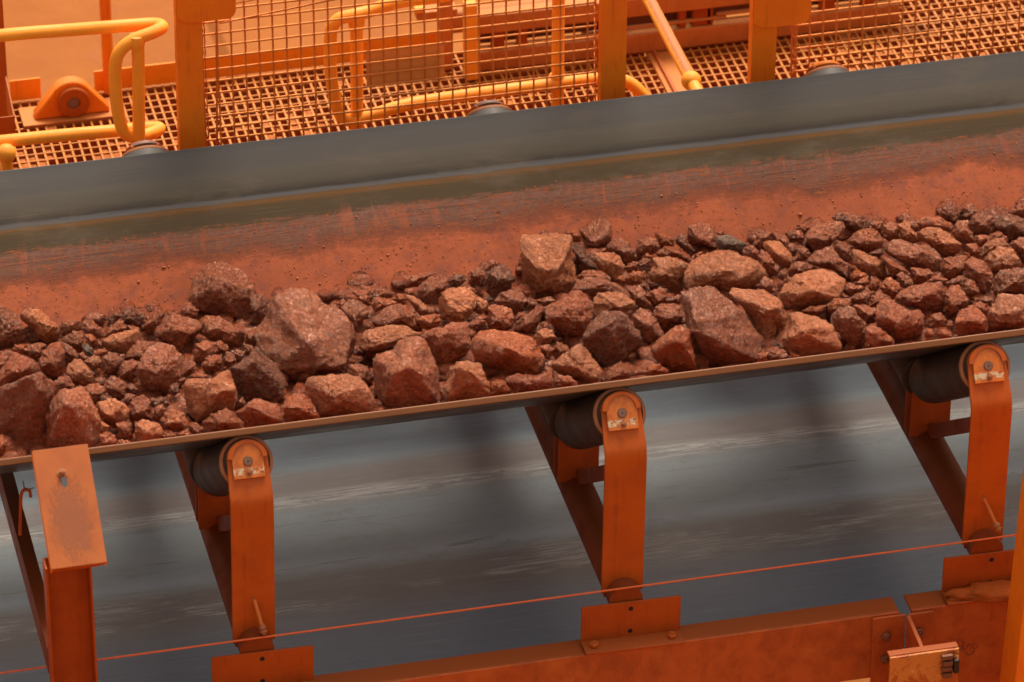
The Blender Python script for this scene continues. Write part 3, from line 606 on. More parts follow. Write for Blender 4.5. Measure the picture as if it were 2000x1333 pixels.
def rock_object(V, Fc, c, tone, name):
    me = mesh_np(name, V, Fc, ROCK[tone]); o = bpy.data.objects.new(name, me); col.objects.link(o); o.location = tuple(c); return o
ROCKS = """
A d 0,200 -40,190 0,140 60,170 130,230 185,320 190,400 120,455 0,480 -60,430|dark left-edge boulder|dark purple-brown boulder cut by the left edge of the picture, topmost there
A l 150,200 215,165 300,180 380,250 450,300 465,370 430,410 350,435 290,380 220,300 165,260|leaning slab|pale red slab leaning against the dark boulder at the left edge
A n 230,170 265,148 290,165 280,185 240,188
A n 460,300 540,255 610,265 625,330 560,350 500,370 465,360
A o 490,390 560,345 640,360 670,420 640,490 590,500 530,440
A n 625,300 670,235 740,290 800,340 800,385 750,400 690,375 640,360
A o 650,365 700,370 740,410 735,460 690,465 660,410
A b 640,470 665,440 700,465 715,520 690,545 650,535||small blue-black stone wedged among red rocks in the left part of the pile
A d 860,215 930,190 1020,160 1100,200 1110,250 1060,300 980,290 900,270
A n 805,370 850,310 920,250 965,310 960,335 870,365 815,385
A n 970,310 1010,295 1060,325 1080,380 1060,400 1000,340
A l 790,430 830,380 920,350 1020,330 1060,360 1055,430 1000,490 950,520 880,500 800,475|flat-topped pale rock|pale flat-topped rock with a shadowed lower face, just above the blue-patched boulder
A o 745,430 790,420 800,470 760,480
A o 90,490 120,450 200,445 220,490 190,520 110,510
A n 195,490 250,445 320,430 350,450 330,520 280,555 220,530
A n 305,590 330,500 400,430 470,430 490,500 495,600 460,680 420,700 360,680 315,630|domed rock|tall domed red-brown rock below the leaning slab near the left edge
A n 470,420 540,460 600,520 610,560 560,590 520,600 490,540
A n 720,490 770,475 830,495 820,530 760,535 725,515
A l 640,570 690,540 760,540 790,580 770,625 710,635 670,610
A n 780,560 840,510 900,520 940,570 930,630 860,680 800,640
A o 900,520 950,515 965,545 930,570
A l 515,620 560,570 620,560 690,640 720,700 700,740 630,760 560,740 520,690
A o -40,740 0,640 60,560 100,505 170,520 250,560 300,600 300,655 250,690 150,720 40,760|orange shoulder rock|orange-red rock standing behind the corner boulder at the left edge
A n 720,710 760,695 805,705 800,770 750,750
A o 980,510 1040,430 1110,415 1180,430 1190,500 1120,560 1060,600 1000,590 950,560
A n 920,640 950,580 1010,565 1055,580 1050,650 1010,730 950,720 910,690
B p -40,880 -20,780 30,700 120,660 200,690 255,750 270,830 250,900 200,980 150,1030 80,1030 0,990|blue-patched boulder|rounded purplish boulder with a blue-black patch, in the left third of the pile
A n 815,730 850,685 900,705 950,760 975,820 940,870 870,860 820,800
A n 400,745 450,700 520,690 555,740 565,775 500,810 440,840 405,800
A n 640,790 670,745 740,750 805,790 800,815 770,840 760,900 700,920 650,860
A d 760,850 790,830 850,845 840,870 780,890
A n -60,800 60,770 180,700 280,660 350,690 400,740 405,850 370,930 340,1050 320,1190 240,1250 120,1230 40,1180 -60,1150 @320,720|corner boulder|big rust-red boulder at the left edge, biggest one in that corner
A p 350,1000 400,880 450,820 520,785 620,770 680,830 740,950 775,1050 770,1150 720,1245 640,1250 500,1250 350,1250 335,1170 @560,900|grey-faced boulder|grey-pink faceted boulder directly above the sandy orange cover plate
A l 725,915 790,880 860,855 930,890 980,930 985,1000 930,1060 870,1085 800,1040 760,990
A n 985,920 1020,860 1090,835 1140,870 1150,960 1160,1030 1080,1040 1000,1020
A n 890,1060 950,1035 1005,1045 1000,1120 980,1180 910,1160
A l 1035,1060 1090,1030 1180,1040 1240,1080 1245,1140 1180,1210 1050,1200
A l 740,1020 790,1030 825,1070 800,1130 760,1120
A n 770,1140 830,1110 880,1150 890,1200 820,1230 760,1230
A n 885,1190 930,1175 1000,1190 990,1225 890,1235
A o -40,1140 20,1140 50,1190 40,1270 0,1300 -40,1290
A o -20,1320 60,1275 110,1265 145,1300 140,1340 0,1345
A d 930,880 980,825 1030,840 1010,900 960,915
A n 605,520 640,500 650,530 700,545 650,565 610,560
A d 960,760 1010,750 1050,790 1030,830 980,810
A n -20,560 20,520 60,540 60,600 -20,640
B n 320,340 350,210 400,150 480,105 560,115 660,165 730,230 775,310 770,380 730,460 690,555 620,530 540,480 440,470 350,430 320,400 @520,290|topmost left boulder|big boulder perched highest on the left half of the pile against the dusty belt
B n 260,430 290,385 330,400 370,440 365,500 310,490 265,470
B d 730,360 790,330 830,370 840,450 820,520 760,550 720,540 760,470
B o 375,510 430,480 530,490 610,540 690,590 695,650 640,700 570,700 540,660 450,650 390,600
B n 75,580 130,520 200,470 280,480 370,515 405,555 380,600 330,650 280,720 265,745 200,690 130,650 80,630|wedge rock|brown wedge-shaped rock just left below the perched left boulder
B n 15,490 60,450 100,430 145,470 130,510 80,570 70,620 20,600 -20,560
B n 345,740 360,680 430,650 500,670 505,730 460,770 400,800 350,790
B o 490,670 530,655 585,690 580,720 530,745 500,730
B o 410,800 440,760 530,745 540,790 510,850 450,885 415,850
B n 545,780 570,730 610,740 630,790 620,830 575,840 545,820
B d 600,730 640,710 690,730 680,780 645,805 615,770
B o 290,840 330,790 360,810 350,860 300,900 280,880
B n 330,890 390,865 440,890 430,915 370,910 330,905
B l 275,960 300,920 380,915 480,910 540,860 590,850 600,900 630,970 640,1050 620,1130 560,1120 460,1170 370,1205 310,1160 290,1060 @540,960|saddle-topped rock|squarish red rock with a saddle-shaped top, above the wet orange stones
B d 595,850 650,810 710,760 785,700 830,760 900,800 950,880 990,960 930,1020 860,1055 780,1045 690,1070 650,1000 610,920 @740,820|dark diamond rock|dark diamond-shaped rock tucked below the left of the notched boulder
B n 690,600 760,560 790,580 770,640 780,690 740,700 700,660
B o 625,1140 690,1100 760,1050 850,1070 910,1090 955,1150 955,1220 830,1240 700,1245 650,1190 @760,1130
B o 410,1210 470,1160 560,1120 610,1150 680,1215 680,1255 540,1275 420,1290
B o 115,1190 160,1140 210,1120 270,1150 310,1220 290,1265 210,1275 130,1250
B n 310,1235 360,1215 410,1250 400,1300 330,1295
B n 240,1290 290,1255 330,1290 300,1320 240,1320
B n 110,1310 180,1285 225,1300 150,1330
B o 80,1110 130,1090 150,1130 120,1180 85,1220 70,1170
B n 650,1060 680,1035 700,1080 670,1110 645,1100
B n 240,910 270,900 300,915 270,950 240,945
B d 700,680 740,690 760,720 720,760 690,730
B d 40,1050 150,1040 180,1090 140,1120 60,1110
B d 180,970 230,940 245,1000 210,1030 170,1010
G p 50,560 90,480 125,440 130,370 200,290 270,262 370,262 430,310 480,360 560,380 620,430 660,490 685,570 660,640 640,720 610,790 540,800 450,790 400,800 350,840 280,830 220,790 160,700 90,650 @480,680|notched boulder|largest boulder, pinkish grey with a notch in its top right shoulder
G l 365,860 400,810 500,805 600,800 690,808 740,860 790,930 810,980 790,1030 700,1045 560,1060 440,1070 400,1000 370,930|scooped white-pink block|pale pinkish block with a scooped crack, below the notched boulder
G o 235,1000 260,940 320,920 380,930 430,1000 460,1070 240,1105
G n 640,740 700,740 760,770 770,830 730,860 680,830 640,790
D n 585,150 610,95 700,70 850,60 840,100 780,130 720,190 650,190 600,175
D n 715,230 760,160 830,100 920,75 990,110 1000,160 960,220 910,290 880,350 840,385 780,330 730,280|upright egg-shaped rock|upright egg-shaped rock on the far rim of the pile, left of the block-shaped boulder
D d 1000,105 1060,75 1130,90 1140,130 1090,180 1010,190 995,150||small dark stone with a smooth grey top on the far rim of the pile
D n 1185,90 1200,40 1260,20 1320,70 1310,140 1280,180 1230,150
D n 70,270 150,230 280,220 300,270 290,340 250,370 170,310 90,310
D n 310,280 350,230 430,215 500,240 490,285 400,290 320,300
D o 300,340 330,285 450,290 530,330 500,380 400,400 340,410 305,380
D o 500,300 540,250 600,245 625,280 600,345 540,340
D o 590,220 640,195 700,220 700,270 640,260 600,240
D l 625,265 680,270 760,330 840,400 830,430 740,450 700,400 650,330
D l 905,330 930,240 1000,200 1100,190 1200,220 1250,290 1230,370 1180,450 1120,500 1010,500 930,460 910,400 @1080,400|bright square rock|bright pinkish squarish rock midway between the notched and the block-shaped boulders
D n 1120,190 1200,190 1240,220 1240,270 1180,220
D l 1240,280 1300,290 1345,340 1340,400 1290,430 1230,410
D n 300,480 360,430 440,370 540,340 620,370 690,440 740,510 750,580 700,590 600,520 460,530 340,555 310,520 @560,480
D l 220,620 260,580 380,550 480,530 600,535 700,590 740,600 720,640 600,650 540,690 450,750 370,770 240,760 190,740 @380,690|pitted loaf-shaped rock|long pitted loaf-shaped rock right beside the notched boulder
D o 690,470 780,450 850,435 915,440 910,500 850,570 780,575 740,540
D b 250,440 290,430 300,470 250,480
D d 240,520 290,500 300,560 250,580
D p 315,850 360,790 500,750 540,670 620,640 780,640 810,700 840,800 890,900 905,1000 910,1215 800,1250 600,1280 460,1285 380,1210 330,1100 310,950 @600,900|bulging boulder|big bulging boulder standing at the near belt edge left of the middle idler roller
D n 745,640 800,590 900,560 1040,510 1160,500 1180,600 1190,700 1150,800 1080,850 1020,900 970,970 900,900 850,790 800,680 @930,640|half-shadowed rock|rock with its left face in deep shadow, behind the right side of the bulging boulder
D l 1010,910 1070,870 1160,850 1280,880 1310,960 1350,1050 1375,1175 1180,1215 980,1235 960,1100 1000,1000 @1150,950|trapezoid rock|crinkled trapezoid rock at the near belt edge, right of the bulging boulder
D n 1160,520 1240,485 1330,490 1320,540 1230,570 1190,550
D n 1230,460 1290,440 1340,460 1340,500 1240,490
D d 110,880 200,890 260,910 280,960 250,1050 190,990 130,950
D o 100,830 150,850 140,880 100,870
D p 30,420 50,360 110,310 210,330 260,380 270,430 210,520 190,620 150,640 100,590 30,500|grey shoulder slab|grey-pink slab rising behind the right shoulder of the notched boulder
D n 350,1290 390,1275 420,1290 380,1310
D n 0,330 50,290 70,330 40,370 0,400
D d 870,400 900,350 910,450 880,430
D d 640,390 690,400 690,450 640,420
D d 910,1060 960,1070 960,1200 920,1220
D n 1190,580 1225,600 1200,650 1180,640
E d 180,560 190,470 230,420 300,395 350,440 390,500 360,570 300,600 250,640 200,600
E l 425,220 450,180 570,185 700,170 790,185 805,230 800,340 830,440 830,520 780,590 710,650 640,620 560,645 490,590 445,530 440,400 430,300 @640,480|block-shaped boulder|tall block-shaped boulder with a flat face on the far rim at the centre
E n 575,165 600,155 650,165 640,185 580,185
E n 755,155 790,150 805,200 780,190
E o 800,150 825,148 870,190 865,220 810,225
E d 805,240 885,235 905,310 900,330 980,400 990,430 900,450 860,450 840,370 815,300
E n 870,150 940,100 1030,38 1080,100 1100,160 1080,220 1030,260 970,310 940,290 900,230 @980,230|pointed top rock|pointed red rock sticking up highest to the right of the block-shaped boulder
E n 1060,260 1110,215 1170,210 1225,250 1250,310 1230,380 1190,395 1140,330 1080,310
E n 975,310 1010,275 1060,275 1085,310 1040,320
E l 965,350 990,315 1100,315 1155,340 1180,420 1160,490 1110,515 1060,470 1010,420 975,390
E o 850,490 880,450 950,435 1030,450 1060,500 980,520 880,520
E n 800,585 850,530 900,485 1000,490 1120,530 1200,580 1250,630 1240,660 1150,610 1010,620 960,650 920,620 860,590|long ridge slab|long ridge-backed slab lying below the block-shaped boulder
E l 960,645 1010,600 1100,600 1160,600 1250,670 1250,720 1150,745 1080,730 1000,780 965,750 @1120,690|pale flat slab|pale flat-topped slab, lightest face in the middle of the pile
E n 250,655 310,600 400,580 470,630 490,680 450,730 390,770 340,710 270,690
E o 370,570 400,550 440,580 440,605
E n 190,790 210,700 280,690 350,720 380,770 385,830 330,880 250,870 200,840
E o 385,850 410,800 500,740 580,690 590,720 570,800 540,870 490,910 430,895 380,870||spiky rust-orange wedge with a sharp upper right tip, in the centre of the pile
E n 390,790 420,740 470,740 460,770 400,810
E d 480,660 500,640 545,670 530,710 480,720
E n 545,660 590,640 640,625 690,660 640,680 590,700
E n 610,740 650,690 740,640 810,590 860,585 930,640 960,700 950,780 900,880 850,955 780,930 700,870 640,820 605,790 @800,760|roof-shaped rock|roof-shaped rock with a lit top and dark lower face, in the middle of the pile
E n 575,830 610,810 640,850 600,865
E l 525,930 560,880 610,862 670,880 680,920 640,960 560,980 530,960
E o 570,990 630,980 670,1010 670,1060 620,1075 580,1030
E o 675,1000 700,955 780,995 785,1020 720,1070 680,1080
E o 75,940 130,880 240,865 330,885 440,895 500,920 560,990 610,1060 600,1130 560,1190 480,1200 350,1165 200,1125 110,1090 80,1020 @380,1040|broad rust boulder|broad rust-brown boulder lying above the wet stones, left of the triangular rock
E l 650,1130 720,1070 800,1000 870,970 930,1040 980,1110 1025,1170 1020,1240 930,1255 800,1215 700,1180|triangular rock|clean triangular rock just above the near belt edge by the middle roller
E d 860,960 920,880 970,790 1030,740 1120,730 1210,770 1240,830 1290,900 1310,960 1240,1020 1190,1090 1080,1140 1010,1110 950,1040 890,980 @1130,830|dark broad rock|broad dark red rock right of the triangular one
E o 1040,1210 1080,1140 1160,1100 1220,1160 1230,1215 1130,1245 1040,1255
E n 680,1280 700,1215 770,1200 830,1240 840,1275
E o 340,1200 420,1190 560,1200 620,1170 655,1200 650,1290 560,1310 400,1325 330,1250
E o 210,1260 260,1230 320,1250 350,1310 300,1335 220,1340
E n 610,1130 650,1140 680,1200 650,1240 620,1180
E o 1130,500 1170,470 1190,520 1160,550
F n 185,290 210,220 270,195 340,200 380,240 370,290 310,330 240,340 195,320
F o 330,195 350,160 420,165 500,210 495,250 440,270 390,260 370,210
F o 360,340 380,290 440,270 540,280 620,340 650,390 610,390 540,360 400,360
F d 505,210 550,170 610,170 620,240 680,300 640,340 580,290 520,240
F n 610,150 630,100 700,75 790,80 840,130 870,220 865,290 830,305 760,260 680,250 615,220 @740,200|round knob rock|rounded knobbly rock on the far rim beside the blue-grey stone
F o 670,330 730,315 750,340 700,370 670,370
F b 860,190 890,180 960,165 1040,210 1105,245 1090,290 1020,300 950,295 880,285 870,240|blue-grey stone|speckled blue-grey stone, the only blue one on the far rim
F n 860,150 900,135 940,160 880,180
F n 1085,330 1110,270 1160,250 1220,310 1210,360 1170,375 1120,365
F n 95,440 150,395 215,400 200,460 140,490 110,470
F d 205,410 240,365 300,375 310,440 270,490 220,480
F o 95,560 110,510 170,475 240,480 270,510 240,560 180,600 130,600
F n 240,350 280,315 325,350 300,380
F l 290,500 330,430 320,370 430,355 560,370 620,410 600,480 580,560 560,650 480,640 400,590 320,560 290,530 @450,480|bright cracked rock|bright pinkish cracked rock left of the big overhanging boulder
F n 250,680 310,640 380,610 440,640 445,690 410,730 340,770 310,740
F d 430,720 480,680 560,675 570,740 530,760 480,750
F n 110,620 150,600 220,610 260,650 250,690 310,740 310,810 230,790 170,740
F n 320,840 350,780 420,750 520,750 575,800 590,870 530,920 480,950 430,1000 390,930 340,880
F p 150,870 200,800 250,795 310,830 370,920 415,1000 370,1050 290,1090 250,1060 190,960|grey oblong rock|grey oblong rock tilted against the dark broad rock
F o 305,1140 360,1060 430,1000 500,940 560,930 620,960 650,1060 670,1200 690,1300 560,1325 460,1325 380,1260 320,1190 @520,1040|wet glossy rock|wet glossy red rock left of the huge cloven boulder at the belt edge
F l 575,560 590,470 650,400 740,340 870,300 960,300 1060,340 1180,380 1260,450 1270,500 1220,580 1140,630 1030,645 920,665 870,620 800,600 700,620 620,650 @900,500|overhanging boulder|big boulder lying on top of the huge purplish one, dark hollow at its right
F p 560,640 620,640 700,610 790,595 850,620 930,690 1050,780 1140,880 1180,960 1250,1030 1240,1120 1200,1215 1050,1255 850,1285 700,1305 660,1150 600,1000 600,850 570,730 @760,980|purplish giant boulder|huge purplish boulder with a sloping grey face reaching the near belt edge
F o 265,1300 310,1255 370,1255 440,1300 460,1330 340,1345 150,1350 150,1310
H l -160,740 -120,700 0,715 150,715 240,790 320,880 350,950 320,1020 250,1060 240,1130 190,1210 130,1200 100,1100 30,960 -50,850 -130,790 @180,900|holed boulder|pinkish boulder with two dark holes, right of the huge purplish boulder
F n 1190,1190 1230,1150 1280,1160 1290,1230 1220,1250
H n 75,690 150,610 220,650 240,740 200,750 100,710
F d 560,870 600,860 600,910 570,920
F d 220,590 270,570 290,620 250,640
H n 45,330 80,260 130,225 200,240 210,290 150,330 100,380 60,360
H o 210,250 260,235 330,280 350,330 330,385 270,330 210,300
H l 130,350 170,315 270,305 330,380 395,460 370,510 290,525 240,490 180,410|pale brick-like rock|pale brick-like rock tilted down to the right, right of the blue-grey stone
H n 95,430 120,385 170,410 220,490 235,560 190,600 150,560 100,490
H n 0,360 60,370 100,420 90,460 30,460 0,430
H d 315,250 350,220 400,225 400,310 360,330 330,290
H n 395,210 450,225 475,290 440,320 400,300
H n 390,205 430,165 490,170 520,200 490,230 440,225
H d 345,350 380,325 420,370 400,430 370,430
H n 395,440 430,400 440,320 480,360 525,410 510,450 440,480 400,470
H n 495,230 560,170 660,150 790,140 820,190 790,250 720,300 690,350 600,385 540,370 510,310 @640,290|shelf rock|flat-topped rock jutting like a shelf on the far rim in the right third
H n 715,110 760,65 860,70 970,100 1030,150 1020,200 930,225 850,220 810,160 740,130
H l 1030,160 1070,135 1130,150 1155,190 1130,225 1070,205
H o 845,320 890,250 960,210 1040,195 1110,240 1140,300 1120,360 1060,400 1000,405 920,360 @1010,320|orange wedge rock|smooth ochre-orange wedge behind the long scalloped rock, near the far rim
H n 735,360 770,320 820,310 860,370 880,440 850,490 800,460 750,400
H n 510,450 570,400 680,355 740,400 760,440 820,490 860,570 875,650 830,620 740,560 650,530 520,500
H l 880,430 890,370 970,400 1060,440 1140,490 1170,550 1130,595 1040,595 950,560 890,500
H n 340,570 370,510 430,485 500,495 535,530 510,560 420,600 360,600
H l 265,740 330,660 400,600 520,555 620,545 730,580 830,630 810,700 740,780 620,830 520,850 430,895 350,870 290,820 @580,730|pointed anvil rock|large rock pointed like an anvil to the right, in the right third of the pile
H o 875,590 920,545 1000,590 980,620 900,640 870,620
H n 910,660 1010,600 1020,660 980,690
H n 800,710 860,660 975,690 930,740 860,780 810,750
H o 1020,690 1040,615 1090,620 1110,680 1090,730 1030,730
H o 1115,690 1160,630 1210,615 1270,670 1280,740 1220,800 1160,750
H n 865,790 930,740 1000,720 1025,770 1010,850 930,850 875,820
H n 760,760 800,740 860,780 800,790
H o 665,850 720,800 800,790 865,795 860,850 780,870 720,920 690,950
H o 445,900 520,860 650,845 650,905 590,930 520,920
H l 285,1120 330,1040 360,930 420,905 520,930 650,970 710,1010 730,1080 790,1160 780,1225 620,1255 480,1270 370,1255 300,1180 @480,1090|bright orange-streaked boulder|bright pink and orange-streaked boulder at the near belt edge in the right half
H p 705,930 770,870 850,855 910,880 940,950 990,1000 1000,1110 980,1200 900,1210 820,1150 760,1080 710,1010 @860,960|purplish lobed rock|purplish lobed rock at the near belt edge, right of the orange-streaked boulder
H n 890,850 1000,850 1090,880 1080,980 1000,1000 940,950
H n 1000,1020 1060,1010 1140,1060 1210,1120 1240,1170 1100,1205 1000,1205
I n 50,1090 60,980 100,910 200,920 270,980 350,1010 420,1000 470,1050 475,1130 440,1225 350,1265 220,1295 130,1210 60,1140 @230,1080|two-humped boulder|brown two-humped boulder at the near belt edge left of the right idler roller
I n 0,960 10,880 60,850 130,870 160,920 90,960 60,1000 0,975
H n 150,1310 170,1230 240,1200 310,1230 340,1290 240,1320
H n 80,1300 120,1240 160,1250 150,1310 90,1320
H o 340,1285 380,1245 440,1270 400,1300
H b 230,1180 240,1150 270,1160 280,1190
H d 260,560 320,530 340,600 290,640 260,610
I n 120,260 240,255 250,380 170,420 120,360
H d 1020,410 1120,370 1150,400 1100,450
H n 850,500 900,530 880,570 860,550
I o 90,540 150,550 250,620 350,680 340,720 280,690 190,710 150,640
H n 720,330 750,300 790,310 740,350
I l 245,270 290,230 350,230 350,290 400,340 450,370 440,410 360,415 270,380 250,330
I o 370,280 410,240 420,300 380,320
I n 415,240 450,200 600,205 680,240 730,290 710,330 620,300 500,290 420,280
I l 400,320 480,290 600,290 700,360 790,430 780,490 720,540 640,540 560,470 470,410 410,380 @620,420|split ridge rock|long two-tone rock sloping down to the right, behind the scalloped rock's right end
I d 615,180 640,110 690,75 740,130 775,190 740,250 700,240 640,220
I d 790,180 850,160 880,90 930,130 920,190 860,220 790,215
I n 840,270 880,200 950,160 1050,180 1100,250 1100,310 1020,350 920,350 860,310
I p 725,300 760,230 850,230 850,300 900,340 895,400 850,420 770,390 720,360||grey flat-faced stone with small dark pits, on the right part of the far rim
I n 910,370 960,350 1030,370 1000,430 950,460 910,420
I n 1035,400 1060,340 1120,325 1190,380 1150,400 1080,390
I d 1090,230 1110,200 1190,170 1300,200 1400,240 1400,360 1320,370 1220,400 1160,350 1100,290|dark rim boulder|dark boulder at the right edge of the picture on the far rim
I n 1195,170 1230,110 1320,80 1400,110 1400,200 1280,190
I l 955,500 1000,430 1080,390 1150,385 1210,440 1190,460 1070,470 1010,530 970,550
I l 1000,570 1040,510 1130,460 1230,480 1270,540 1315,620 1240,640 1130,650 1050,665 1015,620 @1140,580|pale faceted rock|pale faceted rock near the right edge above the grey streaked one
I n 1210,430 1300,380 1400,380 1400,600 1320,590 1270,500
I o 830,440 860,420 920,440 955,500 955,565 900,560 860,490
I p 115,480 170,400 260,395 370,430 490,450 580,500 630,560 620,620 580,680 520,650 400,640 330,620 240,570 150,520 @330,540|long scalloped rock|long purplish rock with a scalloped dark lower face, in the right quarter
I o 610,650 650,560 750,540 820,525 845,560 830,640 790,700 720,745 640,720
I n 825,700 830,590 880,550 960,570 1010,620 1060,700 1060,770 1000,850 950,840 900,770 850,730|tall brown rock|tall brown rock left of the grey streaked one near the right edge
I o 350,650 420,640 510,650 545,690 500,740 420,770 360,740
I n 230,700 280,680 340,720 370,770 300,820 265,800 240,750
I n 490,760 540,710 600,710 665,740 640,790 590,780
I n 640,770 720,740 780,705 830,730 820,800 740,790 680,810
I o 815,780 870,740 900,760 945,850 900,880 840,900 820,840
I n 640,940 660,850 700,800 760,790 800,840 840,920 840,980 770,1000 740,1060 680,1065 640,1010
I n 215,900 280,830 390,790 500,765 600,770 655,840 665,920 630,1000 570,1035 490,1040 390,990 270,960 @470,880|grey-topped humped rock|large humped rock with a black streak on its top, above the two-humped boulder
I n 510,1080 560,1040 610,1030 670,1100 650,1140 580,1150 520,1140
I o 465,1200 490,1160 540,1180 540,1240 500,1260
I o 580,1220 620,1180 690,1180 710,1230 640,1245
I n 720,1190 760,1050 800,1000 890,960 960,1020 1030,1090 1020,1185 900,1215 770,1230 @850,1080|lumpy rock over the roller|lumpy red rock at the near belt edge directly above the right idler roller
I n 885,960 940,930 1010,950 1030,1000 1000,1060 950,1010
I l 1020,1060 1060,960 1110,860 1230,865 1400,880 1400,1130 1200,1170 1040,1190 @1180,1060|flat pale end block|flat-topped pale pink block at the right edge, resting on the near belt edge
I p 1065,840 1080,720 1130,660 1240,645 1400,640 1400,860 1200,860 1080,880|grey streaked boulder|grey-streaked orange boulder at the right edge above the pale block
I o 800,500 850,510 870,550 820,540
I d 900,900 1060,890 1080,930 1050,970 920,930
I n 670,1100 710,1090 710,1170 670,1180
I d 1320,70 1400,50 1400,100 1330,90
"""
TONEW = {'n': 'red-brown', 'l': 'pale pinkish', 'p': 'purplish', 'o': 'rust-orange', 'd': 'dark', 'b': 'blue-grey'}
def build_rocks():
    items = []
    for i, ln in enumerate(ROCKS.strip().split('\n')):
        parts = ln.split('|'); hd = parts[0]; apex = None
        tile, tone = hd.split()[:2]; ox, oy, s = TILES[tile]
        body = hd.split(' ', 2)[2]
        if '@' in body:
            body, a = body.split('@'); a = [float(q) for q in a.split(',')]; apex = (ox+a[0]/s, oy+a[1]/s)
        pts = [tuple(float(z) for z in p.split(',')) for p in body.split()]
        poly = [(ox+p[0]/s, oy+p[1]/s) for p in pts]
        if np.hypot(*(np.ptp(np.array(poly), axis=0))) < 200/s*0: continue
        c, V, Fc, rm, ctr, rpx = make_rock(poly, tone, 101+i*7, apex)
        w_, h_ = np.ptp(np.array(poly), axis=0)
        short = parts[1].strip() if len(parts) > 1 else ''; full = parts[2].strip() if len(parts) > 2 else ''
        o = rock_object(V, Fc, c, tone, 'ore_boulder' if rpx > 42 else 'ore_rock')
        items.append(dict(o=o, ctr=ctr, rpx=rpx, tone=tone, short=short, full=full, asp=w_/h_))
    marks = [q for q in items if q['short']]
    used = set(q['full'] for q in items if q['full'])
    def rel(q, m):
        dx = q['ctr'][0]-m['ctr'][0]; dy = q['ctr'][1]-m['ctr'][1]; a = math.degrees(math.atan2(-dy, dx)) % 360
        return ['right of', 'above right of', 'above', 'above left of', 'left of', 'below left of', 'below', 'below right of'][int((a+22.5)//45) % 8]
    for q in items:
        if not q['full']:
            ms = sorted(marks, key=lambda m: math.hypot(m['ctr'][0]-q['ctr'][0], m['ctr'][1]-q['ctr'][1]))
            size = 'tiny' if q['rpx'] < 9 else 'small' if q['rpx'] < 17 else 'mid-sized' if q['rpx'] < 28 else 'large'
            shape = 'flat ' if q['asp'] > 1.7 else 'upright ' if q['asp'] < .7 else ''
            t = TONEW[q['tone']]
            cands = [f"{size} {shape}{t} rock {rel(q, ms[0])} the {ms[0]['short']}",
                     f"{size} {shape}{t} rock {rel(q, ms[0])} the {ms[0]['short']}, {rel(q, ms[1])} the {ms[1]['short']}",
                     f"{size} {shape}{t} rock {rel(q, ms[0])} the {ms[0]['short']}, {rel(q, ms[2])} the {ms[2]['short']}",
                     f"{size} {shape}{t} rock {rel(q, ms[1])} the {ms[1]['short']}, {rel(q, ms[2])} the {ms[2]['short']}"]
            cands = [c.replace('purplish giant', 'purplish giant') for c in cands]
            for c in cands[1:]:
                if c not in used and len(c.split()) <= 16: break
            else:
                for c in [cands[0]]+[f"{w2} {c}" for w2 in ('angular', 'rough', 'wet') for c in cands]:
                    if c not in used and len(c.split()) <= 16: break
            q['full'] = c; used.add(c)
        tag(q['o'], q['full'], 'rock', 'lumps of red iron ore on the belt')
build_rocks()

def build_rubble():
    """the small stuff between and under the lumps"""
    D, Fc = ico(3); vs = []; fs = []; o = 0
    rg = np.random.default_rng(5)
    def stone(c, r, sq=1.0):
        nonlocal o
        n = rg.normal(size=(9, 3)); n /= np.linalg.norm(n, axis=1)[:, None]; d = rg.uniform(.6, .9, 9)
        R = np.minimum(np.min(np.where(D@n.T > .05, d/np.maximum(D@n.T, .05), 9), 1), 1)
        V = D*R[:, None]*r*np.array([rg.uniform(.8, 1.3), rg.uniform(.8, 1.2), rg.uniform(.6, .9)*sq])
        V = V+c; V[:, 2] = np.maximum(V[:, 2], belt_z(np.clip(V[:, 1], -.92, .92))+.002)
        vs.append(V); fs.append(Fc+o); o += len(V)
    for i in range(3200):
        x = rg.uniform(XL, XR); y = rg.uniform(-.45, .435); r = rg.uniform(.022, .052)
        edge = max(0, abs(y-.02)-.36)
        z = PILE-.086+.045*math.cos(y*3.0)+rg.uniform(-.02, .015)-edge*.0
        if y > .38: z = float(belt_z(y))+r*.4
        stone((x, y, z), r)
    me = mesh_np('ore_rubble', np.concatenate(vs), np.concatenate(fs).astype(np.int32), ROCK['r'])
    ob = bpy.data.objects.new('ore_rubble', me); col.objects.link(ob)
    tag(ob, 'dark wet ore rubble filling the gaps between the big red lumps', None, kind='stuff')
    # big unseen neighbours just outside the picture, so the pile goes on
    vs.clear(); fs.clear(); o = 0
    D, Fc = ico(3)
    for i in range(150):
        side = rg.random() < .5; x = rg.uniform(XL, -2.38) if side else rg.uniform(1.90, XR)
        y = rg.uniform(-.42, .42); r = rg.uniform(.035, .11); stone((x, y, PILE+.01), r)
    me = mesh_np('unseen_ore_heap', np.concatenate(vs), np.concatenate(fs).astype(np.int32), ROCK['n'])
    ob = bpy.data.objects.new('unseen_ore_heap', me); col.objects.link(ob)
    tag(ob, 'red ore lumps carrying on along the belt beyond both ends of the view', None, kind='stuff')
    # crumbs stuck in the dust on the far side of the trough
    vs.clear(); fs.clear(); o = 0
    D, Fc = ico(1)
    for i in range(1500):
        x = rg.uniform(-2.4, 2.0); y = rg.beta(1.2, 2.6)*.30+.40; r = abs(rg.normal())*.0014+.0010
        if rg.random() < .02: r *= 2.2
        stone((x, y, float(belt_z(y))+r*.4), r)
    me = mesh_np('ore_crumbs', np.concatenate(vs), np.concatenate(fs).astype(np.int32), M['crumb'])
    ob = bpy.data.objects.new('ore_crumbs', me); col.objects.link(ob)
    tag(ob, 'fine red ore crumbs stuck to the dusty far side of the belt', None, kind='stuff')
build_rubble()

